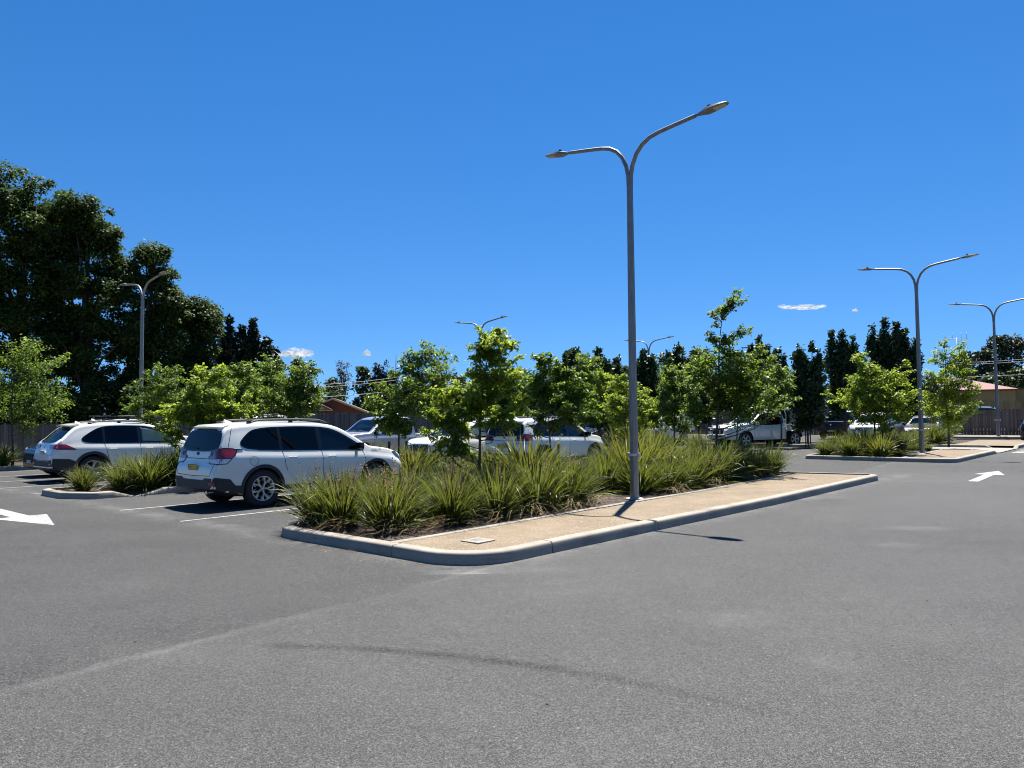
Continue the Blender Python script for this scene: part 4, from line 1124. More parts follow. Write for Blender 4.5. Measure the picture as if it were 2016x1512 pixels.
class Body:
    """lofted car body; x forward, y left, z up"""
    def __init__(s, spec):
        s.sp = spec
        top = spec['top']; cum = [0]
        for a, b in zip(top, top[1:]): cum.append(cum[-1] + math.hypot(b[0]-a[0], b[1]-a[1]))
        fx = pchip(cum, [p[0] for p in top]); fz = pchip(cum, [p[1] for p in top])
        step = spec.get('step', .055); ss = sorted(set([round(k*step, 4) for k in range(int(cum[-1]/step)+1)] + [round(c, 4) for c in cum]))
        st = []; last = -99
        for q in ss:
            x = fx(q)
            if x > last + .0015: st.append((x, fz(q))); last = x
        belt = lin(spec['belt']); plan = pchip(*zip(*spec['plan'])); bot = lin(spec['bot'])
        tum = spec.get('tumble', .33)
        fr = [0, .05, .13, .28, .45, .62, .76, .86, .93, 1.0]
        yf = spec.get('yf', [.90, .962, .978, .985, .990, .996, 1.002, .992, .968, .940])
        rings = []
        for x, zt in st:
            w, zb = plan(x), bot(x); crown = spec.get('crown', .03)
            zt_e = zt - crown * (.6 if zt < belt(x) + .15 else 1)
            zbe = min(belt(x), zb + (zt_e - zb) * .86)
            ring = [(0, zb)]
            for f_, y_ in zip(fr, yf): ring.append((w * y_, zb + (zbe - zb) * f_))
            yb = w * yf[-1]; h = zt_e - zbe; r = min(.085, .4 * h)
            for t in (.2, .4, .6, .8, 1.0):
                z_ = (h - r) * t; ring.append((yb - tum * z_ * (.82 + .18 * t), zbe + z_))
            ye = ring[-1][0]
            for a in (25, 50, 72, 90):
                ring.append((ye - r * 1.15 * (1 - math.cos(D2R(a))), zt_e - r + r * math.sin(D2R(a))))
            yr = ring[-1][0]
            for q in (.8, .6, .4, .2, 0.0):
                ring.append((yr * q, zt_e + (zt - zt_e) * (1 - q * q)))
            rings.append((x, ring))
        bm = bmesh.new(); R = []
        for x, ring in rings:
            L = [bm.verts.new((x, y, z)) for y, z in ring]
            Rr = [L[0]] + [bm.verts.new((x, -y, z)) for y, z in ring[1:-1]] + [L[-1]]
            R.append(L + list(reversed(Rr[1:-1])))
        n = len(R[0])
        for A, B in zip(R, R[1:]):
            for k in range(n): bm.faces.new((A[k], A[(k+1) % n], B[(k+1) % n], B[k]))
        bm.faces.new(list(R[0])); bm.faces.new(list(reversed(R[-1])))
        bmesh.ops.recalc_face_normals(bm, faces=bm.faces[:])
        s.bm = bm; s.bvh = BVHTree.FromBMesh(bm)
    def cast(s, p2, ax):
        a, b = p2
        o, d = {'R': ((a, -4, b), (0, 1, 0)), 'L': ((a, 4, b), (0, -1, 0)), 'B': ((-8, a, b), (1, 0, 0)), 'F': ((8, a, b), (-1, 0, 0)), 'T': ((a, b, 5), (0, 0, -1))}[ax]
        loc, nr, i, dd = s.bvh.ray_cast(Vector(o), Vector(d))
        if loc is None:
            loc, nr, i, dd = s.bvh.find_nearest(Vector({'R': (a, -.9, b), 'L': (a, .9, b), 'B': (-2.2, a, b), 'F': (2.2, a, b), 'T': (a, b, 1.2)}[ax]))
        if nr.dot(Vector(d)) > 0: nr = -nr
        return loc, nr
    def panel(s, bm, poly, ax, off=.004, grid=.07, mi=0, thick=None):
        """a patch of the body's own surface, cut to an outline seen along ax"""
        t = bmesh.new()
        f = t.faces.new([t.verts.new((p[0], p[1], 0)) for p in poly])
        xs = [p[0] for p in poly]; ys = [p[1] for p in poly]
        c = math.floor(min(xs)/grid)*grid + grid
        while c < max(xs): bmesh.ops.bisect_plane(t, geom=t.verts[:]+t.edges[:]+t.faces[:], plane_co=(c, 0, 0), plane_no=(1, 0, 0)); c += grid
        c = math.floor(min(ys)/grid)*grid + grid
        while c < max(ys): bmesh.ops.bisect_plane(t, geom=t.verts[:]+t.edges[:]+t.faces[:], plane_co=(0, c, 0), plane_no=(0, 1, 0)); c += grid
        vm = {}
        view = Vector({'R': (0, -1, 0), 'L': (0, 1, 0), 'B': (-1, 0, 0), 'F': (1, 0, 0), 'T': (0, 0, 1)}[ax])
        bnd = [(e.verts[0].index, e.verts[1].index) for e in t.edges if e.is_boundary] if True else []
        t.verts.index_update()
        bnd = [(e.verts[0], e.verts[1]) for e in t.edges if e.is_boundary]
        back = {}
        for v_ in t.verts:
            loc, nr = s.cast((v_.co.x, v_.co.y), ax)
            q = (nr + view * .4).normalized()
            vm[v_] = bm.verts.new(loc + q * off)
            if v_.is_boundary: back[v_] = bm.verts.new(loc - q * .003)
        for fc in t.faces:
            vs = [vm[v_] for v_ in fc.verts]
            nf = bm.faces.new(vs); nf.normal_update(); nf.material_index = mi; nf.smooth = True
            if nf.normal.dot(view) < 0: nf.normal_flip()
        for a, b in bnd:
            nf = bm.faces.new((vm[a], vm[b], back[b], back[a])); nf.material_index = mi
        t.free()
    def seam(s, bm, pts, ax, w=.007, off=.0015, mi=0, step=.05):
        q = []
        for a, b in zip(pts, pts[1:]):
            n = max(1, int(math.hypot(b[0]-a[0], b[1]-a[1]) / step))
            q += [(a[0]+(b[0]-a[0])*i/n, a[1]+(b[1]-a[1])*i/n) for i in range(n)]
        q.append(pts[-1])
        prev = None
        for i, p in enumerate(q):
            a = q[max(i-1, 0)]; b = q[min(i+1, len(q)-1)]; L = math.hypot(b[0]-a[0], b[1]-a[1]) or 1
            nx, ny = -(b[1]-a[1])/L*w/2, (b[0]-a[0])/L*w/2
            cur = []
            for sg in (1, -1):
                loc, nr = s.cast((p[0]+sg*nx, p[1]+sg*ny), ax); cur.append(bm.verts.new(loc + nr*off))
            if prev:
                f = bm.faces.new((prev[0], prev[1], cur[1], cur[0])); f.material_index = mi
            prev = cur
    def finish(s, name, mats, parent):
        """cut the wheel arches and link the shell"""
        sp = s.sp; me = bpy.data.meshes.new('shell'); s.bm.to_mesh(me)
        for m in mats: me.materials.append(m)
        tmp = bpy.data.objects.new('shell_tmp', me); COL.objects.link(tmp)
        cb = bmesh.new(); ar = sp['arch']; wm = max(w for _, w in sp['plan'])
        for xa in sp['axles']:
            for sg in (-1, 1):
                prof = [(ar*.985, sg*(wm-.30)), (ar, sg*(wm-.2)), (ar*1.0, sg*(wm+.3))]
                t = bmesh.new(); add_lathe(t, prof, 36, 'Y', center=(xa, 0, sp['wr']))
                bmesh.ops.recalc_face_normals(t, faces=t.faces[:])
                mm = bpy.data.meshes.new('c'); t.to_mesh(mm); t.free(); cb.from_mesh(mm); bpy.data.meshes.remove(mm)
        def prism(poly, ax, a, b):
            def P3(p, q): return {'y': (p[0], q, p[1]), 'x': (q, p[0], p[1]), 'z': (p[0], p[1], q)}[ax]
            t = bmesh.new(); A = [t.verts.new(P3(p, a)) for p in poly]; B_ = [t.verts.new(P3(p, b)) for p in poly]
            t.faces.new(A); t.faces.new(list(reversed(B_)))
            for i in range(len(poly)): t.faces.new((A[i-1], A[i], B_[i], B_[i-1]))
            bmesh.ops.recalc_face_normals(t, faces=t.faces[:])
            mm = bpy.data.meshes.new('c'); t.to_mesh(mm); t.free(); cb.from_mesh(mm); bpy.data.meshes.remove(mm)
        for f in cb.faces: f.material_index = 1
        n0 = len(cb.faces)
        if sp.get('cabin', True):
            dlo = sp['dlo']
            inner = shrink(dlo, .05); prism(inner, 'y', -.60, .60)
            for (x0, x1) in sp['lights']:
                P = shrink(clipx(smooth_poly(dlo, 2), x0, x1), .040)
                prism(P, 'y', -1.3, -.55); prism(P, 'y', .55, 1.3)
            if sp.get('windscreen'):
                x0, y0, x1, y1 = sp['windscreen']; zb = max(p[1] for p in dlo if p[0] > .6 and p[1] < 1.25) - .02
                prism([(x0 - .04, -y0 + .07), (x0, 0), (x0 - .04, y0 - .07), (x1 + .04, y1 - .06), (x1 + .07, 0), (x1 + .04, -y1 + .06)], 'z', zb, 2.6)
                prism([(x0 - .05, -.58), (x0 - .05, .58), (x1 - .3, .58), (x1 - .3, -.58)], 'z', zb + .003, min(1.36, max(p[1] for p in dlo) - .12))
            if sp.get('rear_glass'):
                prism(shrink(sp['rear_glass'], .075), 'x', -3.0, min(p[0] for p in dlo) + .45)
        cb.faces.ensure_lookup_table()
        for f in cb.faces[n0:]: f.material_index = 3
        cm = bpy.data.meshes.new('cut'); cb.to_mesh(cm); cb.free()
        for m in mats: cm.materials.append(m)
        co = bpy.data.objects.new('cut_tmp', cm); COL.objects.link(co)
        md = tmp.modifiers.new('b', 'BOOLEAN'); md.operation = 'DIFFERENCE'; md.object = co; md.solver = 'EXACT'; md.use_self = True
        dg = bpy.context.evaluated_depsgraph_get(); dg.update()
        res = bpy.data.meshes.new_from_object(tmp.evaluated_get(dg))
        bpy.data.objects.remove(tmp); bpy.data.objects.remove(co); bpy.data.meshes.remove(me); bpy.data.meshes.remove(cm)
        bm = bmesh.new(); bm.from_mesh(res); bpy.data.meshes.remove(res)
        for f in bm.faces:
            f.normal_update(); f.smooth = True
            c = f.calc_center_median()
            if f.normal.z < -.55 and c.z < .5: f.material_index = 1
        s.shell = bm; s.mats = mats; s.parent = parent; s.name = name
        return bm
    def link_shell(s):
        o = bm_obj(s.name, s.shell, s.mats, s.parent, 38); return o

def clipx(poly, x0, x1):
    def cl(P, f, inter):
        out = []
        for i in range(len(P)):
            a, b = P[i-1], P[i]
            if f(b):
                if not f(a): out.append(inter(a, b))
                out.append(b)
            elif f(a): out.append(inter(a, b))
        return out
    it = lambda X: (lambda a, b: (X, a[1] + (b[1]-a[1])*(X-a[0])/(b[0]-a[0])))
    P = cl(poly, lambda p: p[0] >= x0, it(x0))
    return cl(P, lambda p: p[0] <= x1, it(x1))
def shrink(poly, d):
    N = len(poly); ar = sum(poly[i-1][0]*poly[i][1]-poly[i][0]*poly[i-1][1] for i in range(N)); sg = 1 if ar > 0 else -1
    out = []
    for i in range(N):
        a, p, b = Vector(poly[i-1]), Vector(poly[i]), Vector(poly[(i+1) % N])
        n1 = Vector((-(p-a).y, (p-a).x)).normalized()*sg; n2 = Vector((-(b-p).y, (b-p).x)).normalized()*sg
        m = (n1+n2); m = m / max(.35, m.length_squared/2) if m.length > 0 else n1
        out.append(tuple(p + m*d*.5*1.0 + m*d*.5*0))
    return out
def smooth_poly(poly, it=2, keep=()):
    for _ in range(it):
        out = []
        for i in range(len(poly)):
            a, p, b = poly[i-1], poly[i], poly[(i+1) % len(poly)]
            out += [(p[0]+.22*(a[0]-p[0]), p[1]+.22*(a[1]-p[1])), (p[0]+.22*(b[0]-p[0]), p[1]+.22*(b[1]-p[1]))]
        poly = out
    return poly

def make_wheel(r, w, style, rimr=None, detail=True):
    """two meshes: tyre with the rim as its sub-part; outer face towards -y"""
    rr = rimr or r * .66
    bm = bmesh.new()
    prof = [(rr, -w*.42), (rr*1.06, -w*.48), (r*.88, -w*.5), (r*.965, -w*.44), (r, -w*.34), (r, w*.34), (r*.965, w*.44), (r*.88, w*.5), (rr, w*.42)]
    add_lathe(bm, prof, 40, 'Y', closed=True)
    tm = bpy.data.meshes.new('tyre'); bmesh.ops.recalc_face_normals(bm, faces=bm.faces[:]); bm.to_mesh(tm); bm.free(); tm.materials.append(M['tyre'])
    bm = bmesh.new()
    add_lathe(bm, [(rr*1.01, -w*.455), (rr*.985, -w*.475), (rr*.93, -w*.455), (rr*.90, -w*.30), (rr*.9, w*.3), (rr*1.0, w*.3)], 40, 'Y', closed=True)
    add_lathe(bm, [(.001, -w*.10), (rr*.9, -w*.10), (rr*.9, -w*.06), (.001, -w*.06)], 24, 'Y', mi=1)
    def spoke(a0, r0, a1, r1, w0, w1, y0, y1, mi=0):
        p0 = Vector((r0*math.cos(a0), y0, r0*math.sin(a0))); p1 = Vector((r1*math.cos(a1), y1, r1*math.sin(a1)))
        d = (p1-p0).normalized(); s_ = Vector((0, 1, 0)).cross(d).normalized(); vs = []
        for p, ww in ((p0, w0), (p1, w1)):
            for sx, yy in ((-1, .012), (-.7, 0), (.7, 0), (1, .012), (1, .05), (-1, .05)):
                vs.append(bm.verts.new(p + s_*sx*ww + Vector((0, yy, 0))))
        for k in range(6):
            f = bm.faces.new((vs[k], vs[(k+1) % 6], vs[6+(k+1) % 6], vs[6+k])); f.material_index = mi
        bm.faces.new(vs[:6]).material_index = mi; bm.faces.new(vs[6:]).material_index = mi
    yo = -w*.47
    if style == 'star':                       # five Y-shaped twin spokes
        for k in range(5):
            a = 2*math.pi*k/5 + .3
            spoke(a, rr*.10, a, rr*.42, rr*.10, rr*.085, yo+.02, yo+.012)
            for q in (-.27, .27):
                spoke(a, rr*.38, a+q, rr*.93, rr*.065, rr*.085, yo+.012, yo+.004)
            for q in (-.35, .35): spoke(a+q, rr*.93, a+q*1.35, rr*.62, rr*.05, rr*.025, yo+.006, yo+.02)
    elif style == 'five':
        for k in range(5):
            a = 2*math.pi*k/5 + .1
            for q in (-.09, .09): spoke(a+q*.6, rr*.12, a+q*1.5, rr*.94, rr*.075, rr*.06, yo+.02, yo+.005)
    else:                                     # steel disc with holes
        add_lathe(bm, [(.02, yo+.03), (rr*.45, yo+.02), (rr*.6, yo+.05), (rr*.92, yo+.03), (rr*.92, yo+.06), (.02, yo+.07)], 28, 'Y')
    add_lathe(bm, [(.001, yo+.004), (rr*.13, yo+.006), (rr*.16, yo+.03), (rr*.16, yo+.07), (.001, yo+.07)], 20, 'Y', mi=0)
    bmesh.ops.recalc_face_normals(bm, faces=bm.faces[:])
    rm = bpy.data.meshes.new('rim'); bm.to_mesh(rm); bm.free()
    rm.materials.append(M['alloy'] if style != 'dark' else M['darkalloy']); rm.materials.append(M['well'])
    return tm, rm
WHEELS = {}
def wheels(sp, root):
    key = (sp['wr'], sp.get('wheel', 'five'))
    if key not in WHEELS: WHEELS[key] = make_wheel(sp['wr'], .225, sp.get('wheel', 'five'))
    tm, rm = WHEELS[key]
    wm = max(w for _, w in sp['plan'])
    for xa in sp['axles']:
        for sg in (-1, 1):
            t = link('wheel', None, root) if False else empty('wheel', (xa, sg*(wm-.125), sp['wr']), 0, root)
            t.rotation_euler = (0, RND.uniform(0, 1.2), 0 if sg < 0 else math.pi)
            link('tyre', tm, t); link('rim', rm, t)
def text_mesh(txt, size, font_scale=(1, 1)):
    c = bpy.data.curves.new('txt', 'FONT'); c.body = txt; c.size = size; c.align_x = 'CENTER'; c.align_y = 'CENTER'; c.resolution_u = 3
    o = bpy.data.objects.new('txt', c); COL.objects.link(o); dg = bpy.context.evaluated_depsgraph_get(); dg.update()
    me = bpy.data.meshes.new_from_object(o.evaluated_get(dg)); bpy.data.objects.remove(o); bpy.data.curves.remove(c)
    return me
def plate(B, root, ax, c, w_, h_, mat, txt, tilt=0.0):
    """number plate on the front or rear"""
    loc, nr = B.cast(c, ax); sg = -1 if ax == 'B' else 1
    bm = bmesh.new(); add_box(bm, (0, 0, 0), (.014, w_, h_), None, .003)
    p = bm_obj('number_plate', bm, mat, root, 40); p.location = loc + Vector((sg*.014, 0, 0)); p.rotation_euler = (0, tilt, 0)
    tm = text_mesh(txt, h_*.82)
    tm.transform(Matrix.Rotation(math.pi/2 if sg > 0 else -math.pi/2, 4, 'Z') @ Matrix.Rotation(math.pi/2, 4, 'X') @ Matrix.Diagonal((.86, 1, 1, 1)))
    tm.materials.clear(); tm.materials.append(M['ink'])
    t = link('plate_lettering', tm, p); t.location = (sg*.009, 0, -.005)
    bm = bmesh.new()
    for yy, zz, sy, sz in ((0, h_/2-.004, w_, .007), (0, -h_/2+.004, w_, .007), (w_/2-.004, 0, .007, h_), (-w_/2+.004, 0, .007, h_)): add_box(bm, (sg*.0085, yy, zz), (.003, sy, sz))
    bm_obj('plate_border', bm, M['ink'], p)
def mirror_y(poly): return [(-a, b) for a, b in poly]

def car_common(sp, paint, root, glass='cglass', sides='RL'):
    B = Body(sp); root_mats = [paint, M['well'], M['gap'], M['cabin']]
    sh = B.finish('body', root_mats, root)
    dlo = sp['dlo']
    for ax in sides:
        if sp.get('shuts'):
            for ln in sp['shuts']: B.seam(sh, ln, ax, .011, .0022, 2)
    for ln in sp.get('rear_shuts', []): B.seam(sh, ln, 'B', .011, .003, 2)
    for ln in sp.get('front_shuts', []): B.seam(sh, ln, 'F', .009, .003, 2)
    for ln in sp.get('top_shuts', []): B.seam(sh, ln, 'T', .008, .003, 2)
    B.link_shell()
    for ax in sides:
        bm = bmesh.new(); sd = smooth_poly(dlo, 2)
        if sp.get('cabin', True):
            inn = shrink(dlo, .030); B.seam(bm, smooth_poly(inn, 2) + [smooth_poly(inn, 2)[0]], ax, .055, .0035)
            ls = sp['lights']
            for a, b in zip(ls, ls[1:]): B.panel(bm, clipx(shrink(dlo, .01), a[1] - .03, b[0] + .03), ax, .0042)
        else: B.panel(bm, sd, ax, .0035)
        bm_obj('window_surround', bm, M['gloss'], root, 40)
        for (x0, x1) in sp['lights']:
            P = shrink(clipx(smooth_poly(dlo, 2), x0, x1), .020)
            bm = bmesh.new(); B.panel(bm, P, ax, .0065); bm_obj('side_window', bm, M['clear' if (x1 > .9 and sp.get('cabin', True)) else ('privacy' if sp.get('cabin', True) else glass)], root, 40)
        for (x, z) in sp.get('handles', []):
            sg = -1 if ax == 'R' else 1; loc, nr = B.cast((x, z), ax)
            bm = bmesh.new(); add_box(bm, (0, sg*.022, 0), (.185, .022, .026), None, .009)
            for q in (-.075, .075): add_box(bm, (q, sg*.008, 0), (.03, .03, .02), None, .004)
            h = bm_obj('door_handle', bm, sp.get('handle_mat', paint), root, 40); h.location = loc
        if sp.get('mirror'):
            x, z = sp['mirror']; sg = -1 if ax == 'R' else 1; loc, nr = B.cast((x, z), ax)
            bm = bmesh.new(); add_box(bm, (0, sg*.13, .085), (.11, .20, .145), None, .035)
            mr = bm_obj('wing_mirror', bm, sp.get('mirror_mat', paint), root, 50); mr.location = loc
            bm = bmesh.new(); add_box(bm, (.01, sg*.05, .01), (.07, .14, .05), None, .012); bm_obj('mirror_arm', bm, M['plastic'], mr, 40)
            bm = bmesh.new(); add_box(bm, (-.054, sg*.13, .085), (.008, .16, .11), None, .003); bm_obj('mirror_glass', bm, M['cglass'], mr, 40)
    if sp.get('cladding'):
        ar = sp['arch']; wr = sp['wr']; zc = sp['cladding']; lo = sp.get('clad_lo', .25); cw = sp.get('clad_w', .055)
        for ax in sides:
            bm = bmesh.new(); xr, xf = sp['axles']
            for xa in (xr, xf):
                a0, a1 = (D2R(-14), D2R(194)); N = 22
                for k in range(N):
                    t0, t1 = a0+(a1-a0)*k/N, a0+(a1-a0)*(k+1)/N
                    B.panel(bm, [(xa+ar*.985*math.cos(t0), wr+ar*.985*math.sin(t0)), (xa+(ar+cw)*math.cos(t0), wr+(ar+cw)*math.sin(t0)), (xa+(ar+cw)*math.cos(t1), wr+(ar+cw)*math.sin(t1)), (xa+ar*.985*math.cos(t1), wr+ar*.985*math.sin(t1))], ax, .012, .2)
            B.panel(bm, [(xr+ar+.02, lo), (xf-ar-.02, lo), (xf-ar-cw, zc), (xr+ar+cw, zc)], ax, .010, .12)
            for P in sp.get('clad_extra', []): B.panel(bm, P, ax, .009, .08)
            bm_obj('side_cladding', bm, M['plastic'], root, 40)
    if sp.get('rear_clad'):
        bm = bmesh.new(); B.panel(bm, sp['rear_clad'], 'B', .011, .08); bm_obj('rear_bumper', bm, M['plastic'], root, 40)
    if sp.get('rear_glass'):
        bm = bmesh.new(); rg = sp['rear_glass']
        i0 = smooth_poly(shrink(rg, .055), 1); o0 = smooth_poly(rg, 1)
        N = len(o0)
        for i in range(N): B.panel(bm, [o0[i-1], o0[i], i0[i], i0[i-1]], 'B', .0045, .2)
        bm_obj('rear_window_surround', bm, M['gloss'], root, 40)
        bm = bmesh.new(); B.panel(bm, smooth_poly(shrink(rg, .05), 1), 'B', .008, .06); bm_obj('rear_window', bm, M['privacy'] if sp.get('cabin', True) else M['cglass'], root, 40)
    if sp.get('windscreen'):
        x0, y0, x1, y1 = sp['windscreen']      # bottom x, half width, top x, half width
        P = [(x0, -y0), (x0+.05, -y0*.5), (x0+.07, 0), (x0+.05, y0*.5), (x0, y0), (x1, y1), (x1+.03, y1*.5), (x1+.04, 0), (x1+.03, -y1*.5), (x1, -y1)]
        bm = bmesh.new(); B.panel(bm, P, 'T', .005, .08); bm_obj('windscreen', bm, M['clear' if sp.get('cabin', True) else 'cglass'], root, 40)
        bm = bmesh.new()
        for s in (-1, 1): B.seam(bm, [(x0+.03, s*y0*.75), (x0-.03, s*y0*.1)], 'T', .02, .02)
        bm_obj('wiper', bm, M['plastic'], root, 40)
    for pr in sp.get('pairs', []):             # lamps and similar, mirrored left / right
        nm, mat, patches = pr[0], pr[1], pr[2]; off = pr[3] if len(pr) > 3 else .012
        for side in (-1, 1):
            bm = bmesh.new()
            for ax, poly in patches:
                if ax in 'BF': B.panel(bm, [(side*a, b) for a, b in poly], ax, off, .05)
                else: B.panel(bm, poly, 'R' if side < 0 else 'L', off, .05)
            bm_obj(nm, bm, M[mat], root, 40)
    for sg in sp.get('singles', []):
        nm, mat, ax, poly = sg[0], sg[1], sg[2], sg[3]; off = sg[4] if len(sg) > 4 else .010
        bm = bmesh.new(); B.panel(bm, poly, ax, off, .06); bm_obj(nm, bm, M[mat], root, 40)
    if sp.get('rails'):
        x0, x1, yy, zz = sp['rails']
        for s in (-1, 1):
            bm = bmesh.new(); N = 14; pts = []
            for i in range(N+1):
                t = i/N; x = x0+(x1-x0)*t
                loc, nr = B.cast((x, s*yy), 'T'); pts.append(Vector((x, s*yy, loc.z + zz*min(1, min(t, 1-t)*9))))
            add_tube(bm, pts, .018, 8)
            for t in (.02, .5, .98):
                x = x0+(x1-x0)*t; loc, nr = B.cast((x, s*yy), 'T'); add_box(bm, (x, s*yy, loc.z+zz*.4), (.09, .03, zz*.9+.01), None, .008)
            bm_obj('roof_rail', bm, M['plastic'], root, 45)
    if sp.get('fin'):
        x, y = sp['fin']; loc, nr = B.cast((x, y), 'T'); bm = bmesh.new()
        V = [(-.09, -.03, 0), (.10, -.02, 0), (.10, .02, 0), (-.09, .03, 0), (-.085, -.008, .075), (-.085, .008, .075), (-.03, 0, .055)]
        vs = [bm.verts.new(p) for p in V]
        for f in ((0, 1, 2, 3), (0, 4, 6, 1), (3, 2, 6, 5), (0, 3, 5, 4), (4, 5, 6), (1, 6, 2)): bm.faces.new([vs[i] for i in f])
        bmesh.ops.recalc_face_normals(bm, faces=bm.faces[:]); o = bm_obj('roof_aerial', bm, sp.get('fin_mat', paint), root, 30); o.location = (x, y, loc.z-.004)
    wheels(sp, root)
    if sp.get('cabin', True):
        zb = min(p[1] for p in sp['dlo']); zt = max(p[1] for p in sp['dlo'])
        for (xx, yy) in ((.18, -.36), (.18, .36), (-.75, -.36), (-.75, .36)):
            if xx < min(p[0] for p in sp['dlo']) + .3: continue
            bm = bmesh.new(); q = Matrix.Rotation(D2R(-12), 3, 'Y')
            add_box(bm, (xx, yy, zb + .10), (.13, .44, .34), q, .04); add_box(bm, (xx - .05, yy, zb + .345), (.09, .24, .17), q, .035)
            bm_obj('seat', bm, M['seat'], root, 50)
        bm = bmesh.new(); add_lathe(bm, [(.165 + .016*math.cos(a*math.pi/4), .016*math.sin(a*math.pi/4)) for a in range(8)], 24, 'Z', closed=True)
        for a in (0, 2.1, 4.2): add_tube(bm, [(0, 0, 0), (.16*math.cos(a), .16*math.sin(a), 0)], .012, 6)
        sw = bm_obj('steering_wheel', bm, M['plastic'], root, 50); sw.location = (.62, -.36, zb + .04); sw.rotation_euler = (0, D2R(-62), 0)
    bm = bmesh.new()
    for xa in sp['axles']: add_tube(bm, [(xa, -.7, sp['wr']), (xa, .7, sp['wr'])], .06, 8)
    add_box(bm, (0, 0, .26), (sp['axles'][1]-sp['axles'][0]+.9, .9, .1))
    bm_obj('underbody', bm, M['well'], root)
    return B

def spoiler(root, x, z, w_, d_, paint, lip=.05):
    bm = bmesh.new()
    V = []
    for (xx, zz, k) in ((x, z, 1), (x-d_, z-.045, .94), (x-d_, z-.075, .93), (x+.02, z-.06, .98)):
        for yy in (-1, -.5, 0, .5, 1): V.append((xx + (.05 if abs(yy) == 1 and xx < x else 0), yy*w_*k, zz + .016*(1-yy*yy)))
    vs = [bm.verts.new(p) for p in V]
    for a in range(4):
        b = (a+1) % 4
        for k in range(4): bm.faces.new((vs[a*5+k], vs[a*5+k+1], vs[b*5+k+1], vs[b*5+k]))
    for k in (0, 4): bm.faces.new([vs[a*5+k] for a in range(4)])
    bmesh.ops.recalc_face_normals(bm, faces=bm.faces[:])
    return bm_obj('roof_spoiler', bm, paint, root, 40)
def exhaust(root, x, y, z):
    bm = bmesh.new(); add_tube(bm, [(x, y, z), (x+.16, y, z)], .035, 12); bm_obj('exhaust_tip', bm, M['chrome'], root, 40)
def emblem(B, root, ax, c, rx, rz, mat='ink'):
    loc, nr = B.cast(c, ax); sg = -1 if ax == 'B' else 1; bm = bmesh.new()
    add_lathe(bm, [(.9, 0), (1.0, .15), (.85, .3), (.01, .22)], 20, 'Y'); 
    for v_ in bm.verts: v_.co = Vector((sg*v_.co.y*.03, v_.co.x*rx, v_.co.z*rz))
    bmesh.ops.recalc_face_normals(bm, faces=bm.faces[:]); o = bm_obj('badge', bm, M[mat], root, 40); o.location = loc
    return o

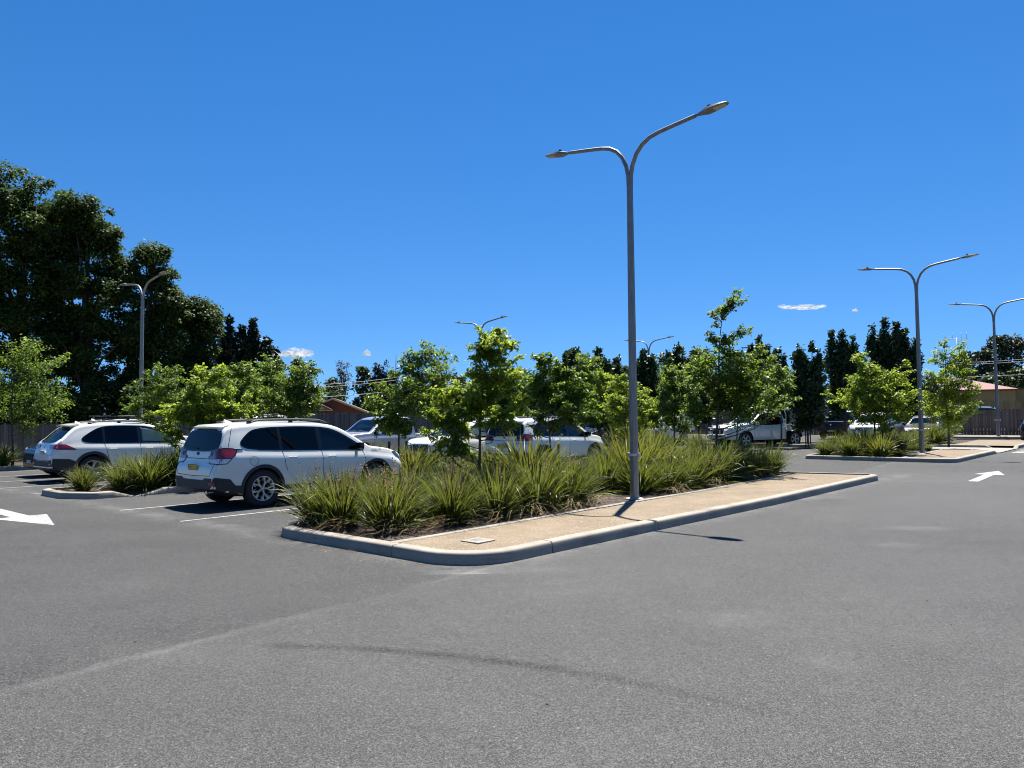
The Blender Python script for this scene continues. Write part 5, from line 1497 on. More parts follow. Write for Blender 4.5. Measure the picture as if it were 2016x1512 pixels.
# ------------------------------------------------------------------ white crossover, the one parked nearest (and its sister car)
CROSS = dict(
    top=[(-2.315, .70), (-2.30, .80), (-2.255, .875), (-2.235, .93), (-2.21, 1.09), (-2.185, 1.15), (-2.12, 1.35), (-2.06, 1.50), (-1.99, 1.575), (-1.80, 1.618), (-1.2, 1.652), (-.6, 1.66), (-.1, 1.652), (.25, 1.615), (.50, 1.548), (.85, 1.37), (1.17, 1.175), (1.26, 1.125), (1.6, 1.085), (1.95, 1.01), (2.12, .94), (2.22, .84), (2.28, .70), (2.31, .55)],
    belt=[(-2.4, 1.09), (-1.6, 1.085), (-.9, 1.05), (.2, 1.02), (1.15, .985), (1.8, .90), (2.3, .70)],
    plan=[(-2.315, .74), (-2.27, .80), (-2.15, .855), (-1.8, .895), (-1.2, .905), (0, .905), (1.3, .905), (1.75, .885), (2.05, .82), (2.2, .73), (2.31, .56)],
    bot=[(-2.32, .40), (-2.1, .30), (-1.8, .24), (1.9, .22), (2.15, .25), (2.32, .32)],
    axles=(-1.35, 1.36), wr=.362, arch=.408, wheel='star', tumble=.34,
    dlo=[(-1.82, 1.235), (-1.70, 1.145), (-1.45, 1.115), (-.9, 1.085), (.1, 1.06), (1.0, 1.035), (1.10, 1.045), (.60, 1.355), (.32, 1.475), (.05, 1.52), (-.5, 1.54), (-1.2, 1.525), (-1.48, 1.49), (-1.60, 1.43)],
    lights=[(-1.9, -.97), (-.92, -.08), (.0, 1.2)],
    shuts=[[(-.02, 1.05), (.0, .75), (-.02, .42)], [(-.93, 1.08), (-.88, .80), (-.83, .68)], [(1.02, 1.03), (1.07, .8), (1.05, .72)], [(-1.90, 1.57), (-2.03, 1.17)], [(1.0, 1.03), (-.85, 1.075), (-1.45, 1.10)]],
    rear_shuts=[[(-.70, 1.10), (-.715, .80), (-.66, .645), (0, .63), (.66, .645), (.715, .80), (.70, 1.10)], [(-.42, .955), (.42, .955)]],
    top_shuts=[[(1.3, -.72), (2.0, -.66)], [(1.3, .72), (2.0, .66)]],
    handles=[(-.72, .935), (.22, .92)], mirror=(.86, 1.03), mirror_mat=None,
    cladding=.40, clad_lo=.26, clad_extra=[[(-2.29, .30), (-1.75, .30), (-1.76, .44), (-1.92, .46), (-2.02, .58), (-2.29, .62)], [(1.80, .28), (2.28, .32), (2.28, .46), (1.82, .44)]],
    rear_clad=[(-.80, .33), (.80, .33), (.80, .60), (.48, .60), (.40, .56), (-.40, .56), (-.48, .60), (-.80, .60)],
    rear_glass=[(-.745, 1.17), (-.60, 1.12), (-.40, 1.085), (.40, 1.085), (.60, 1.12), (.745, 1.17), (.635, 1.515), (-.635, 1.515)],
    windscreen=(1.14, .70, .47, .575),
    pairs=[('lamp_surround', 'gloss', [('B', [(.42, .99), (.50, 1.015), (.50, 1.115), (.76, 1.155), (.83, 1.13), (.845, .855), (.54, .86)]), ('R', [(-2.285, .855), (-2.09, .86), (-1.90, 1.04), (-1.875, 1.11), (-1.94, 1.15), (-2.10, 1.165), (-2.23, 1.155)])], .009),
           ('tail_light', 'redlens', [('B', [(.48, 1.0), (.60, 1.0), (.64, 1.055), (.55, 1.085), (.48, 1.10), (.76, 1.14), (.81, 1.12), (.83, .97), (.44, .955)]), ('R', [(-2.27, .965), (-2.0, .965), (-1.93, 1.04), (-1.90, 1.10), (-1.95, 1.135), (-2.10, 1.15), (-2.21, 1.14)])], .016),
           ('reversing_light', 'clearlens', [('B', [(.47, .945), (.82, .955), (.82, .87), (.56, .875)]), ('R', [(-2.27, .955), (-2.01, .955), (-2.10, .875), (-2.27, .872)])], .014),
           ('rear_reflector', 'redlens', [('B', [(.66, .475), (.79, .475), (.79, .53), (.66, .53)])], .018),
           ('headlight', 'lampdark', [('F', [(.42, .82), (.62, .86), (.66, .98), (.45, .93)]), ('R', [(1.88, .955), (2.02, .96), (2.24, .82), (2.17, .78), (2.0, .86)])], .010),
           ('headlight_glass', 'clearlens', [('R', [(2.0, .94), (2.1, .92), (2.2, .83), (2.13, .83)])], .015)],
    singles=[('grille', 'gloss', 'F', [(-.40, .62), (.40, .62), (.46, .80), (.36, .90), (-.36, .90), (-.46, .80)]), ('front_bumper', 'plastic', 'F', [(-.68, .34), (.68, .34), (.66, .50), (-.66, .50)])],
    rails=(-1.55, .35, .60, .062), fin=(-1.62, 0))
def crossover(name_label, plate_txt, logo):
    sp = dict(CROSS); sp['mirror_mat'] = M['gloss']; paint = M['white']
    root = empty('parked_car', (0, 0, 0)); B = car_common(sp, paint, root, 'cglass')
    spoiler(root, -1.93, 1.592, .61, .17, paint)
    plate(B, root, 'B', (0.0, .79), .372, .107, M['yplate'], plate_txt, -.12)
    emblem(B, root, 'B', (0, 1.045), .055, .03); exhaust(root, -2.30, -.50, .33)
    bm = bmesh.new(); B.seam(bm, [(-.62, .875), (-.44, .875)], 'B', .022, .006); bm_obj('model_script', bm, M['galv'], root)
    # filler flap
    for ax in 'R':
        bm = bmesh.new(); c = [(-1.55 + .085*math.cos(k*math.pi/12), .90 + .085*math.sin(k*math.pi/12)) for k in range(25)]; B.seam(bm, c, ax, .006, .003)
        bm_obj('fuel_flap', bm, M['gap'], root)
    bm = bmesh.new(); B.seam(bm, [(.03, 1.135), (.38, 1.17)], 'B', .018, .022); bm_obj('rear_wiper', bm, M['plastic'], root)
    if logo:
        bm = bmesh.new()
        for sx, ax in ((1, 'R'), (-1, 'L')):
            tm = text_mesh('QPRC', .066); t = bmesh.new(); t.from_mesh(tm); bpy.data.meshes.remove(tm)
            mp = {}
            for v_ in t.verts:
                loc, nr = B.cast((1.36 + sx*v_.co.x*1.15, 1.0 + v_.co.y), ax); mp[v_] = bm.verts.new(loc + nr*.004)
            for f in t.faces:
                try: bm.faces.new([mp[v_] for v_ in f.verts])
                except ValueError: pass
            t.free()
            B.seam(bm, [(1.36+sx*.115, 1.0), (1.36+sx*.145, 1.02), (1.36+sx*.155, 1.045)], ax, .010, .004); B.seam(bm, [(1.36+sx*.165, .995), (1.36+sx*.18, 1.012), (1.36+sx*.185, 1.03)], ax, .007, .004)
        bm_obj('door_lettering', bm, M['ink'], root)
    tag(root, name_label, 'car', 'parked white crossovers'); return root
def park(root, u, v_, rev=False, yaw=0.0):
    root.location = W(u, v_, 0); root.rotation_euler = (0, 0, HEAD_U + (math.pi if rev else 0) + yaw); return root
park(crossover('nearest white crossover with black roof rails and yellow plate in the second bay', 'DW 17 ZT', True), 9.02, 13.90, False, D2R(-.5))
park(crossover('white crossover with red tail lights half hidden behind the front bed and young oak', 'EW 17 AV', False), 19.35, 15.22)

# ------------------------------------------------------------------ angular white SUV (rear view on the left, front view in the middle)
ANG = dict(
    top=[(-2.30, .62), (-2.29, .80), (-2.25, .93), (-2.22, 1.0), (-2.18, 1.10), (-2.05, 1.22), (-1.80, 1.47), (-1.68, 1.565), (-1.5, 1.625), (-1.1, 1.665), (-.5, 1.685), (.0, 1.675), (.35, 1.62), (.62, 1.52), (1.0, 1.30), (1.28, 1.12), (1.36, 1.085), (1.7, 1.06), (2.05, 1.0), (2.17, .93), (2.25, .82), (2.29, .66), (2.30, .5)],
    belt=[(-2.4, 1.07), (-1.2, 1.05), (-.5, 1.03), (.5, 1.01), (1.2, .99), (1.9, .93), (2.3, .74)],
    plan=[(-2.30, .74), (-2.25, .80), (-2.1, .86), (-1.7, .91), (-1.2, .925), (0, .91), (1.3, .925), (1.8, .90), (2.08, .83), (2.2, .74), (2.30, .58)],
    bot=[(-2.31, .42), (-2.1, .30), (-1.8, .23), (1.9, .22), (2.15, .25), (2.32, .32)],
    axles=(-1.30, 1.39), wr=.36, arch=.42, wheel='five', tumble=.36,
    dlo=[(-1.62, 1.20), (-1.50, 1.11), (-1.2, 1.085), (-.3, 1.065), (1.05, 1.04), (1.16, 1.05), (.70, 1.35), (.42, 1.49), (.1, 1.545), (-.5, 1.56), (-.95, 1.545), (-1.2, 1.47)],
    lights=[(-1.9, -1.02), (-.97, -.05), (.02, 1.3)],
    shuts=[[(-.01, 1.05), (.0, .72), (-.02, .40)], [(-1.0, 1.08), (-.93, .8), (-.88, .62)], [(1.08, 1.03), (1.12, .8), (1.1, .7)]],
    rear_shuts=[[(-.68, 1.03), (-.70, .72), (-.6, .62), (.6, .62), (.70, .72), (.68, 1.03)]],
    top_shuts=[[(1.4, -.72), (2.05, -.62)], [(1.4, .72), (2.05, .62)]],
    handles=[(-.78, .90), (.24, .885)], mirror=(.93, 1.035),
    cladding=.42, clad_lo=.25, clad_w=.075, clad_extra=[[(-2.28, .30), (-1.68, .30), (-1.72, .58), (-1.9, .66), (-2.28, .68)], [(1.84, .28), (2.27, .32), (2.27, .56), (1.84, .5)]],
    rear_clad=[(-.82, .34), (.82, .34), (.82, .66), (.45, .60), (-.45, .60), (-.82, .66)],
    rear_glass=[(-.64, 1.14), (-.4, 1.10), (.4, 1.10), (.64, 1.14), (.56, 1.535), (-.56, 1.535)],
    windscreen=(1.26, .71, .60, .58),
    pairs=[('tail_light', 'redlens', [('B', [(.40, .95), (.80, .93), (.82, 1.045), (.42, 1.05)]), ('R', [(-2.25, .925), (-1.80, .905), (-1.72, .92), (-1.98, 1.06), (-2.22, 1.07)])], .016),
           ('rear_reflector', 'redlens', [('B', [(.60, .50), (.76, .50), (.76, .54), (.60, .54)])], .018),
           ('headlight', 'lampdark', [('F', [(.44, .80), (.64, .84), (.68, .93), (.42, .87)]), ('R', [(1.80, .90), (2.15, .91), (2.25, .80), (2.16, .79), (1.9, .86)]) ], .012),
           ('headlight_glass', 'clearlens', [('F', [(.46, .82), (.60, .85), (.62, .90), (.46, .865)])], .017),
           ('fog_lamp_recess', 'plastic', [('F', [(.50, .42), (.66, .44), (.64, .62), (.54, .58)])], .012)],
    singles=[('grille', 'gloss', 'F', [(-.36, .64), (.36, .64), (.43, .76), (.36, .87), (-.36, .87), (-.43, .76)], .012), ('grille_bar', 'chrome', 'F', [(-.34, .845), (.34, .845), (.34, .862), (-.34, .862)], .018), ('front_bumper', 'gloss', 'F', [(-.60, .34), (.60, .34), (.50, .56), (.36, .585), (-.36, .585), (-.50, .56)], .011)],
    rails=(-1.35, .30, .61, .05), fin=(-1.40, 0))
def angular(label, both_plates, txt):
    root = empty('parked_car', (0, 0, 0)); B = car_common(ANG, M['white'], root)
    spoiler(root, -1.58, 1.625, .58, .27, M['white'])
    plate(B, root, 'B', (0, .84), .372, .107, M['wplate'], txt, -.1); plate(B, root, 'F', (0, .50), .372, .107, M['wplate'], txt, .05)
    emblem(B, root, 'F', (0, .80), .075, .05, 'chrome'); emblem(B, root, 'B', (0, .98), .06, .042, 'chrome')
    bm = bmesh.new(); B.seam(bm, [(-.66, .77), (-.46, .77)], 'B', .024, .006); bm_obj('model_script', bm, M['galv'], root)
    bm = bmesh.new()
    for k in range(4): B.seam(bm, [(-.38, .68+.04*k), (.38, .68+.04*k)], 'F', .010, .016)
    bm_obj('grille_mesh', bm, M['plastic'], root)
    tag(root, label, 'car', 'parked white crossovers'); return root
park(angular('white crossover with black cladding at the left, rear wheel hidden by tall grass', True, 'CT 84 QN'), 9.3, 23.45)
park(angular('white crossover facing us with black grille, half hidden by the tall oak', True, 'DK 52 LH'), 17.9, 17.45, True)

# ------------------------------------------------------------------ pickups
UTE = dict(
    top=[(-2.62, .70), (-2.61, .98), (-2.585, 1.085), (-2.5, 1.10), (-1.05, 1.115), (-.985, 1.13), (-.94, 1.40), (-.88, 1.66), (-.78, 1.755), (-.4, 1.79), (.1, 1.785), (.38, 1.74), (.55, 1.67), (.90, 1.42), (1.18, 1.22), (1.26, 1.185), (1.6, 1.16), (2.1, 1.11), (2.38, 1.03), (2.5, .90), (2.56, .72), (2.58, .5)],
    belt=[(-2.7, 1.02), (-1.0, 1.07), (.5, 1.06), (1.2, 1.05), (2.1, .97), (2.6, .78)],
    plan=[(-2.62, .84), (-2.5, .885), (-1.6, .92), (-1.0, .91), (0, .91), (1.3, .92), (1.9, .91), (2.3, .85), (2.5, .74), (2.58, .62)],
    bot=[(-2.63, .52), (-2.2, .42), (-1.0, .36), (1.0, .34), (2.0, .34), (2.6, .40)],
    axles=(-1.52, 1.58), wr=.385, arch=.46, wheel='five', tumble=.26,
    dlo=[(-.86, 1.13), (.0, 1.115), (1.0, 1.11), (1.10, 1.12), (.72, 1.46), (.46, 1.63), (.2, 1.68), (-.4, 1.69), (-.74, 1.67), (-.82, 1.5)],
    lights=[(-1, -.10), (-.02, 1.2)],
    shuts=[[(-.06, 1.1), (-.05, .8), (-.08, .46)], [(-.92, 1.1), (-.90, .75), (-.85, .5)], [(1.04, 1.09), (1.08, .85), (1.06, .6)], [(-1.02, 1.08), (-1.02, .48)]],
    rear_shuts=[[(-.70, 1.05), (-.70, .66), (.70, .66), (.70, 1.05)]],
    top_shuts=[[(1.32, -.72), (2.25, -.64)], [(1.32, .72), (2.25, .64)]],
    handles=[(-.72, .95), (.22, .945)], mirror=(.92, 1.10),
    windscreen=(1.17, .70, .54, .60),
    rear_clad=[(-.82, .42), (.82, .42), (.82, .60), (-.82, .60)],
    pairs=[('tail_light', 'redlens', [('B', [(.72, .72), (.83, .72), (.83, 1.0), (.72, 1.0)]), ('R', [(-2.59, .74), (-2.50, .74), (-2.50, 1.0), (-2.59, 1.0)])], .014),
           ('headlight', 'clearlens', [('F', [(.42, .80), (.66, .84), (.68, 1.0), (.42, .96)]), ('R', [(2.1, .98), (2.36, .99), (2.50, .86), (2.42, .80), (2.25, .84)])], .012)],
    singles=[('grille', 'gloss', 'F', [(-.38, .66), (.38, .66), (.40, .98), (-.40, .98)], .012), ('front_bumper', 'plastic', 'F', [(-.62, .40), (.62, .40), (.6, .56), (-.6, .56)], .012), ('tailgate_glass', 'cglass', 'B', [(-.58, 1.22), (.58, 1.22), (.52, 1.62), (-.52, 1.62)], .006)])
def ute(label, paint, body='tub', extra=None, txt='BX 31 KF', group='parked utes'):
    sp = dict(UTE)
    sp['handle_mat'] = M['chrome'] if body == 'tub' else paint; sp['mirror_mat'] = paint if body != 'tub' else M['chrome']
    if body != 'tub':
        sp['top'] = [(-.985, .62), (-.98, 1.13), (-.955, 1.40), (-.90, 1.66), (-.80, 1.755)] + [p for p in UTE['top'] if p[0] > -.5]
        sp['plan'] = [(-.985, .86), (-.9, .90), (0, .91), (1.3, .92), (1.9, .91), (2.3, .85), (2.5, .74), (2.58, .62)]
        sp['shuts'] = UTE['shuts'][:3]; sp['rear_shuts'] = []; sp['rear_clad'] = None
        sp['pairs'] = UTE['pairs'][1:]
    root = empty('parked_ute', (0, 0, 0)); B = car_common(sp, paint, root)
    plate(B, root, 'F', (0, .50), .372, .107, M['wplate'], txt, 0); emblem(B, root, 'F', (0, .84), .07, .05, 'chrome')
    if body == 'tub':
        plate(B, root, 'B', (0, .52), .372, .107, M['wplate'], txt, 0); emblem(B, root, 'B', (0, .90), .055, .055, 'chrome')
    elif body == 'tray':
        al = M['alu']
        bm = bmesh.new(); add_box(bm, (-1.85, 0, .84), (1.74, 1.80, .07), None, .01); bm_obj('tray_floor', bm, al, root, 40)
        for s in (-1, 1):
            bm = bmesh.new(); add_box(bm, (-1.85, s*.905, .99), (1.74, .03, .25), None, .006)
            for k in range(4): add_box(bm, (-1.25-.4*k, s*.923, .99), (.04, .012, .23))
            bm_obj('tray_side', bm, al, root, 40)
        bm = bmesh.new(); add_box(bm, (-2.73, 0, .99), (.03, 1.78, .25), None, .006); bm_obj('tailgate', bm, al, root, 40)
        bm = bmesh.new()
        pts = [(-1.02, -.80, .86), (-1.04, -.80, 1.62), (-1.05, -.70, 1.88), (-1.05, .70, 1.88), (-1.04, .80, 1.62), (-1.02, .80, .86)]
        add_tube(bm, pts, .028, 8)
        for yy in (-.4, 0, .4): add_tube(bm, [(-1.03, yy, .86), (-1.05, yy, 1.88)], .018, 6)
        add_tube(bm, [(-1.04, -.8, 1.35), (-1.04, .8, 1.35)], .018, 6); bm_obj('headboard', bm, al, root, 40)
        bm = bmesh.new()
        pts = [(-2.35, -.84, 1.1), (-2.2, -.82, 1.62), (-2.0, -.72, 1.90), (-2.0, .72, 1.90), (-2.2, .82, 1.62), (-2.35, .84, 1.1)]
        add_tube(bm, pts, .026, 8); add_tube(bm, [(-1.05, -.70, 1.88), (-2.0, -.72, 1.90)], .022, 6); add_tube(bm, [(-1.05, .70, 1.88), (-2.0, .72, 1.90)], .022, 6); bm_obj('ladder_rack', bm, al, root, 40)
        for s in (-1, 1):
            bm = bmesh.new(); N = 10; vs = []
            for k in range(N+1):
                a = D2R(10 + 160*k/N); vs.append([bm.verts.new((-1.52+.47*math.cos(a), s*yy, .385+.47*math.sin(a))) for yy in (.66, .92)])
            for a, b in zip(vs, vs[1:]): bm.faces.new((a[0], a[1], b[1], b[0]))
            bm_obj('mudguard', bm, M['plastic'], root, 40)
            bm = bmesh.new(); add_box(bm, (-2.70, s*.72, .72), (.05, .28, .10), None, .01); bm_obj('tail_light', bm, M['redlens'], root, 40)
            bm = bmesh.new(); add_box(bm, (-2.25, s*.72, .66), (.5, .3, .28), None, .02); bm_obj('tool_box', bm, al, root, 40)
        bm = bmesh.new()
        for s in (-1, 1): add_box(bm, (-1.6, s*.36, .62), (2.3, .08, .14))
        bm_obj('chassis', bm, M['well'], root)
        # bull bar
        bm = bmesh.new()
        for z in (.62, .96): add_tube(bm, [(2.35, -.80, z), (2.62, -.62, z), (2.68, 0, z), (2.62, .62, z), (2.35, .80, z)], .03, 8)
        for yy in (-.30, .30): add_tube(bm, [(2.66, yy, .5), (2.68, yy*.93, 1.08)], .03, 8)
        add_tube(bm, [(2.68, -.28, 1.08), (2.68, .28, 1.08)], .03, 8)
        add_box(bm, (2.60, 0, .52), (.10, 1.5, .16), None, .03); bm_obj('bull_bar', bm, al, root, 45)
        bm = bmesh.new(); add_box(bm, (1.85, 0, 1.155), (.34, .50, .05), None, .02); bm_obj('bonnet_scoop', bm, paint, root, 40)
    elif body == 'canopy':
        bm = bmesh.new(); P = [(-2.72, .80), (-1.05, .80), (-1.05, 1.70), (-1.25, 1.78), (-1.9, 1.74), (-1.95, 1.60), (-2.55, 1.56), (-2.72, 1.2)]
        V = [[bm.verts.new((x, s*.90, z)) for x, z in P] for s in (-1, 1)]
        for k in range(len(P)): bm.faces.new((V[0][k], V[0][(k+1) % len(P)], V[1][(k+1) % len(P)], V[1][k]))
        bm.faces.new(V[0]); bm.faces.new(list(reversed(V[1]))); bmesh.ops.recalc_face_normals(bm, faces=bm.faces[:]); bmesh.ops.bevel(bm, geom=bm.edges[:], offset=.025, segments=2, affect='EDGES')
        cn = bm_obj('canopy', bm, paint, root, 40)
        for s in (-1, 1):
            bm = bmesh.new(); add_box(bm, (-1.5, s*.905, 1.3), (.72, .012, .62), None, .004); d_ = bm_obj('side_hatch', bm, paint, cn, 40)
            bm = bmesh.new(); add_box(bm, (-1.5, s*.915, 1.36), (.10, .02, .06), None, .004); bm_obj('latch', bm, M['plastic'], d_, 40)
            bm = bmesh.new(); add_box(bm, (-2.0, s*.80, .76), (1.4, .06, .04)); bm_obj('tray_rail', bm, M['plastic'], root, 40)
        bm = bmesh.new()
        for s in (-1, 1): add_box(bm, (-1.6, s*.36, .64), (2.2, .08, .2))
        bm_obj('chassis', bm, M['well'], root)
    tag(root, label, 'ute', group); return root
park(ute('silver dual cab ute with chrome mirrors parked behind the forked young oak', M['silver'], 'tub', txt='CK 90 TR'), 18.35, 22.65, True)
park(ute('white ute with bull bar and alloy tray parked beyond the front bed', M['white'], 'tray', txt='BV 66 PS'), *bear(1492, 37.6), True, D2R(-26))
park(ute('white ute with a boxy canopy just right of the main lamp pole', M['white'], 'canopy', txt='CF 12 DD'), 35.3, 20.4, True)
park(ute('navy ute seen from behind past the staked pear', M['navy'], 'tub', txt='BN 45 HX'), 49.3, 14.95, False)

# ------------------------------------------------------------------ dark and distant cars
HATCH = dict(
    top=[(-2.15, .60), (-2.13, .85), (-2.07, .98), (-1.95, 1.08), (-1.6, 1.25), (-1.2, 1.40), (-.8, 1.465), (-.2, 1.49), (.2, 1.46), (.5, 1.37), (.9, 1.14), (1.15, 1.0), (1.25, .965), (1.7, .90), (2.0, .80), (2.12, .66), (2.16, .48)],
    belt=[(-2.2, .98), (-1.0, .95), (.3, .92), (1.2, .87), (2.2, .64)], plan=[(-2.15, .66), (-2.05, .78), (-1.7, .86), (0, .885), (1.3, .88), (1.8, .82), (2.05, .70), (2.16, .52)],
    bot=[(-2.16, .36), (-1.8, .22), (1.7, .2), (2.18, .28)], axles=(-1.28, 1.35), wr=.325, arch=.37, wheel='five', tumble=.40,
    dlo=[(-1.55, 1.06), (-1.35, 1.0), (-.4, .975), (.95, .94), (1.0, .95), (.58, 1.23), (.3, 1.34), (-.2, 1.39), (-.8, 1.37), (-1.25, 1.25)],
    lights=[(-2, -.85), (-.8, .0), (.06, 1.2)], shuts=[[(.02, .95), (.02, .4)]], handles=[(-.62, .82), (.28, .81)], mirror=(.78, .94), windscreen=(1.12, .66, .52, .52),
    rear_glass=[(-.55, 1.0), (.55, 1.0), (.45, 1.36), (-.45, 1.36)],
    pairs=[('headlight', 'clearlens', [('F', [(.40, .64), (.60, .68), (.62, .78), (.40, .74)])], .012), ('tail_light', 'redlens', [('B', [(.42, .82), (.66, .82), (.66, .95), (.42, .95)])], .012)],
    singles=[('grille', 'gloss', 'F', [(-.36, .36), (.36, .36), (.38, .64), (-.38, .64)], .012)])
SUVF = dict(ANG); SUVF.update(axles=(-1.38, 1.42), wheel='five',
    pairs=[('headlight', 'clearlens', [('F', [(.42, .80), (.66, .82), (.68, .92), (.42, .92)])], .014), ('tail_light', 'redlens', [('B', [(.6, .8), (.78, .8), (.78, 1.05), (.6, 1.05)])], .014)],
    singles=[('grille', 'gloss', 'F', [(-.40, .70), (.40, .70), (.40, .90), (-.40, .90)], .012), ('front_bumper', 'plastic', 'F', [(-.60, .32), (.60, .32), (.56, .54), (-.56, .54)], .011)])
def far_car(spec, label, paint, txt, name='parked_car', cat='car', group='dark and distant parked cars', extra=None):
    sp = dict(spec); root = empty(name, (0, 0, 0)); B = car_common(sp, paint, root)
    plate(B, root, 'F', (0, .48), .372, .107, M['wplate'], txt, 0)
    if extra == 'rangebars':
        bm = bmesh.new()
        for k in range(3): B.seam(bm, [(-.38, .745+.05*k), (.38, .745+.05*k)], 'F', .014, .02)
        bm_obj('grille_bar', bm, M['chrome'], root)
        bm = bmesh.new(); z = .99
        for k in range(9): 
            loc, nr = B.cast((-.40+.1*k, .955), 'F'); add_box(bm, loc + Vector((.01, 0, 0)), (.02, .07, .035), None, .004)
        bm_obj('bonnet_letter', bm, M['chrome'], root) if False else bm.free()
    if extra == 'rack':
        z = 1.72
        for s in (-1, 1):
            bm = bmesh.new(); add_tube(bm, [(-1.35, s*.62, z+.06), (.35, s*.62, z+.06)], .022, 8); bm_obj('roof_rack_side', bm, M['plastic'], root)
        for k in range(5):
            bm = bmesh.new(); add_box(bm, (-1.3+.4*k, 0, z+.05), (.05, 1.3, .03)); bm_obj('roof_rack_bar', bm, M['plastic'], root)
        for s in (-1, 1):
            for xx in (-1.2, .2):
                bm = bmesh.new(); add_box(bm, (xx, s*.62, z), (.05, .04, .12)); bm_obj('rack_foot', bm, M['plastic'], root)
    tag(root, label, cat, group); return root
park(far_car(ANG, 'glossy black car behind the left white crossover, nose towards us', M['blackpaint'], 'CC 58 WM'), 9.75, 26.1, True)
w1 = park(far_car(SUVF, 'white wagon with a roof rack showing above the left white crossover', M['white'], 'BD 27 JY', extra='rack'), 11.6, 28.6, False); w1.scale = (1.04, 1.02, 1.06)
w2 = park(far_car(SUVF, 'tall white four wheel drive behind the trunk of the bent-limbed oak', M['white'], 'AX 73 RE', extra=None), 17.9, 31.2, True); w2.scale = (1.05, 1.05, 1.16)
park(far_car(HATCH, 'black hatchback facing us with a bright windscreen beyond the second crossover', M['blackpaint'], 'DB 80 NT'), 34.2, 23.0, True)
park(far_car(SUVF, 'silver SUV with sun glinting on its bonnet in front of the lime tree', M['silver'], 'CL 19 GU', extra='rangebars'), 41.6, 11.0, True)
park(far_car(HATCH, 'dark blue hatchback beside the silver SUV under the right-hand lamp', M['navy'], 'BK 64 SA'), 43.6, 8.9 + .15, True)
park(far_car(SUVF, 'black car cut off by the right edge of the frame near the fence', M['blackpaint'], 'DG 36 VC'), 48.2, 4.45, True)
park(far_car(SUVF, 'white car in the far row seen over the black hatchback roof', M['white'], 'BR 92 LD'), 52.5, 34.0, True)
park(ute('far white ute beside a dark pear trunk over the black hatchback', M['white'], 'tray', txt='AP 40 ZK'), 55.0, 31.6, True)
vt = far_car(SUVF, 'pale teal car roof just showing over the right-hand fence', M['teal'], 'BQ 15 FN'); vt.location = W(*bear(1945, 58), 0); vt.rotation_euler = (0, 0, D2R(-30)); vt.scale = (1.05, 1.05, 1.15)
# ================================================================== fences, houses, wires
def fence(name, A, B, h, label, seed, step=None):
    """close-boarded paling fence from A to B (uv)"""
    rng = random.Random(seed)
    a = Vector(A); b = Vector(B); L = (b - a).length; d = (b - a) / L; n = Vector((-d.y, d.x))
    root = empty(name, W(a.x, a.y)); tag(root, label, 'fence', 'timber paling fences round the car park')
    o0 = W(a.x, a.y)
    def P(s, o, z): q = a + d * s + n * o; return W(q.x, q.y, z) - o0
    V, F = [], []
    def slab(s0, s1, o0_, o1, z0, z1, zt=0.0):
        k = len(V)
        for s in (s0, s1):
            for o in (o0_, o1):
                V.append(tuple(P(s, o, z0))); V.append(tuple(P(s, o, z1 + (zt if s == s1 else 0))))
        F.extend([(k, k+1, k+3, k+2), (k+4, k+6, k+7, k+5), (k, k+4, k+5, k+1), (k+2, k+3, k+7, k+6), (k+1, k+5, k+7, k+3), (k, k+2, k+6, k+4)])
    s = 0.0; i = 0
    while s < L:
        w_ = rng.uniform(.085, .115)
        o = .016 * (i % 2) + rng.uniform(-.003, .003); hh = h + rng.uniform(-.025, .02)
        slab(s, min(s + w_ + (.012 if i % 2 else -.012), L + .1), o, o + .014, .02, hh, rng.uniform(-.012, .012))
        s += w_ * .93; i += 1
    mesh_obj('palings', V, F, M['paling'], root)
    V, F = [], []
    for z in (.3, h * .5, h - .25): slab(0, L, .05 if n else 0, .09, z, z + .075)
    # note: rails stand behind the palings
    mesh_obj('rail', V, F, M['rail'], root)
    s = .1
    while s < L:
        V, F = [], []; slab(s, s + .1, .095, .17, -.1, h - .08); mesh_obj('post', V, F, M['rail'], root); s += 2.7
    return root
fence('paling_fence', (3.0, 35.6), (14.1, 35.6), 1.62, 'lower section of grey paling fence at the left edge behind the black car', 1)
fence('paling_fence', (14.2, 35.7), (44.0, 35.7), 2.0, 'taller grey paling fence running below the dark elms and brick house', 2)
fence('paling_fence', (55.1, 35.6), (55.1, 16.1), 1.9, 'distant paling fence behind the navy ute and pear trees', 3)
fence('paling_fence', (55.1, 16.0), (55.1, -6.0), 1.72, 'dark grey paling fence at the right below the tan building', 4)

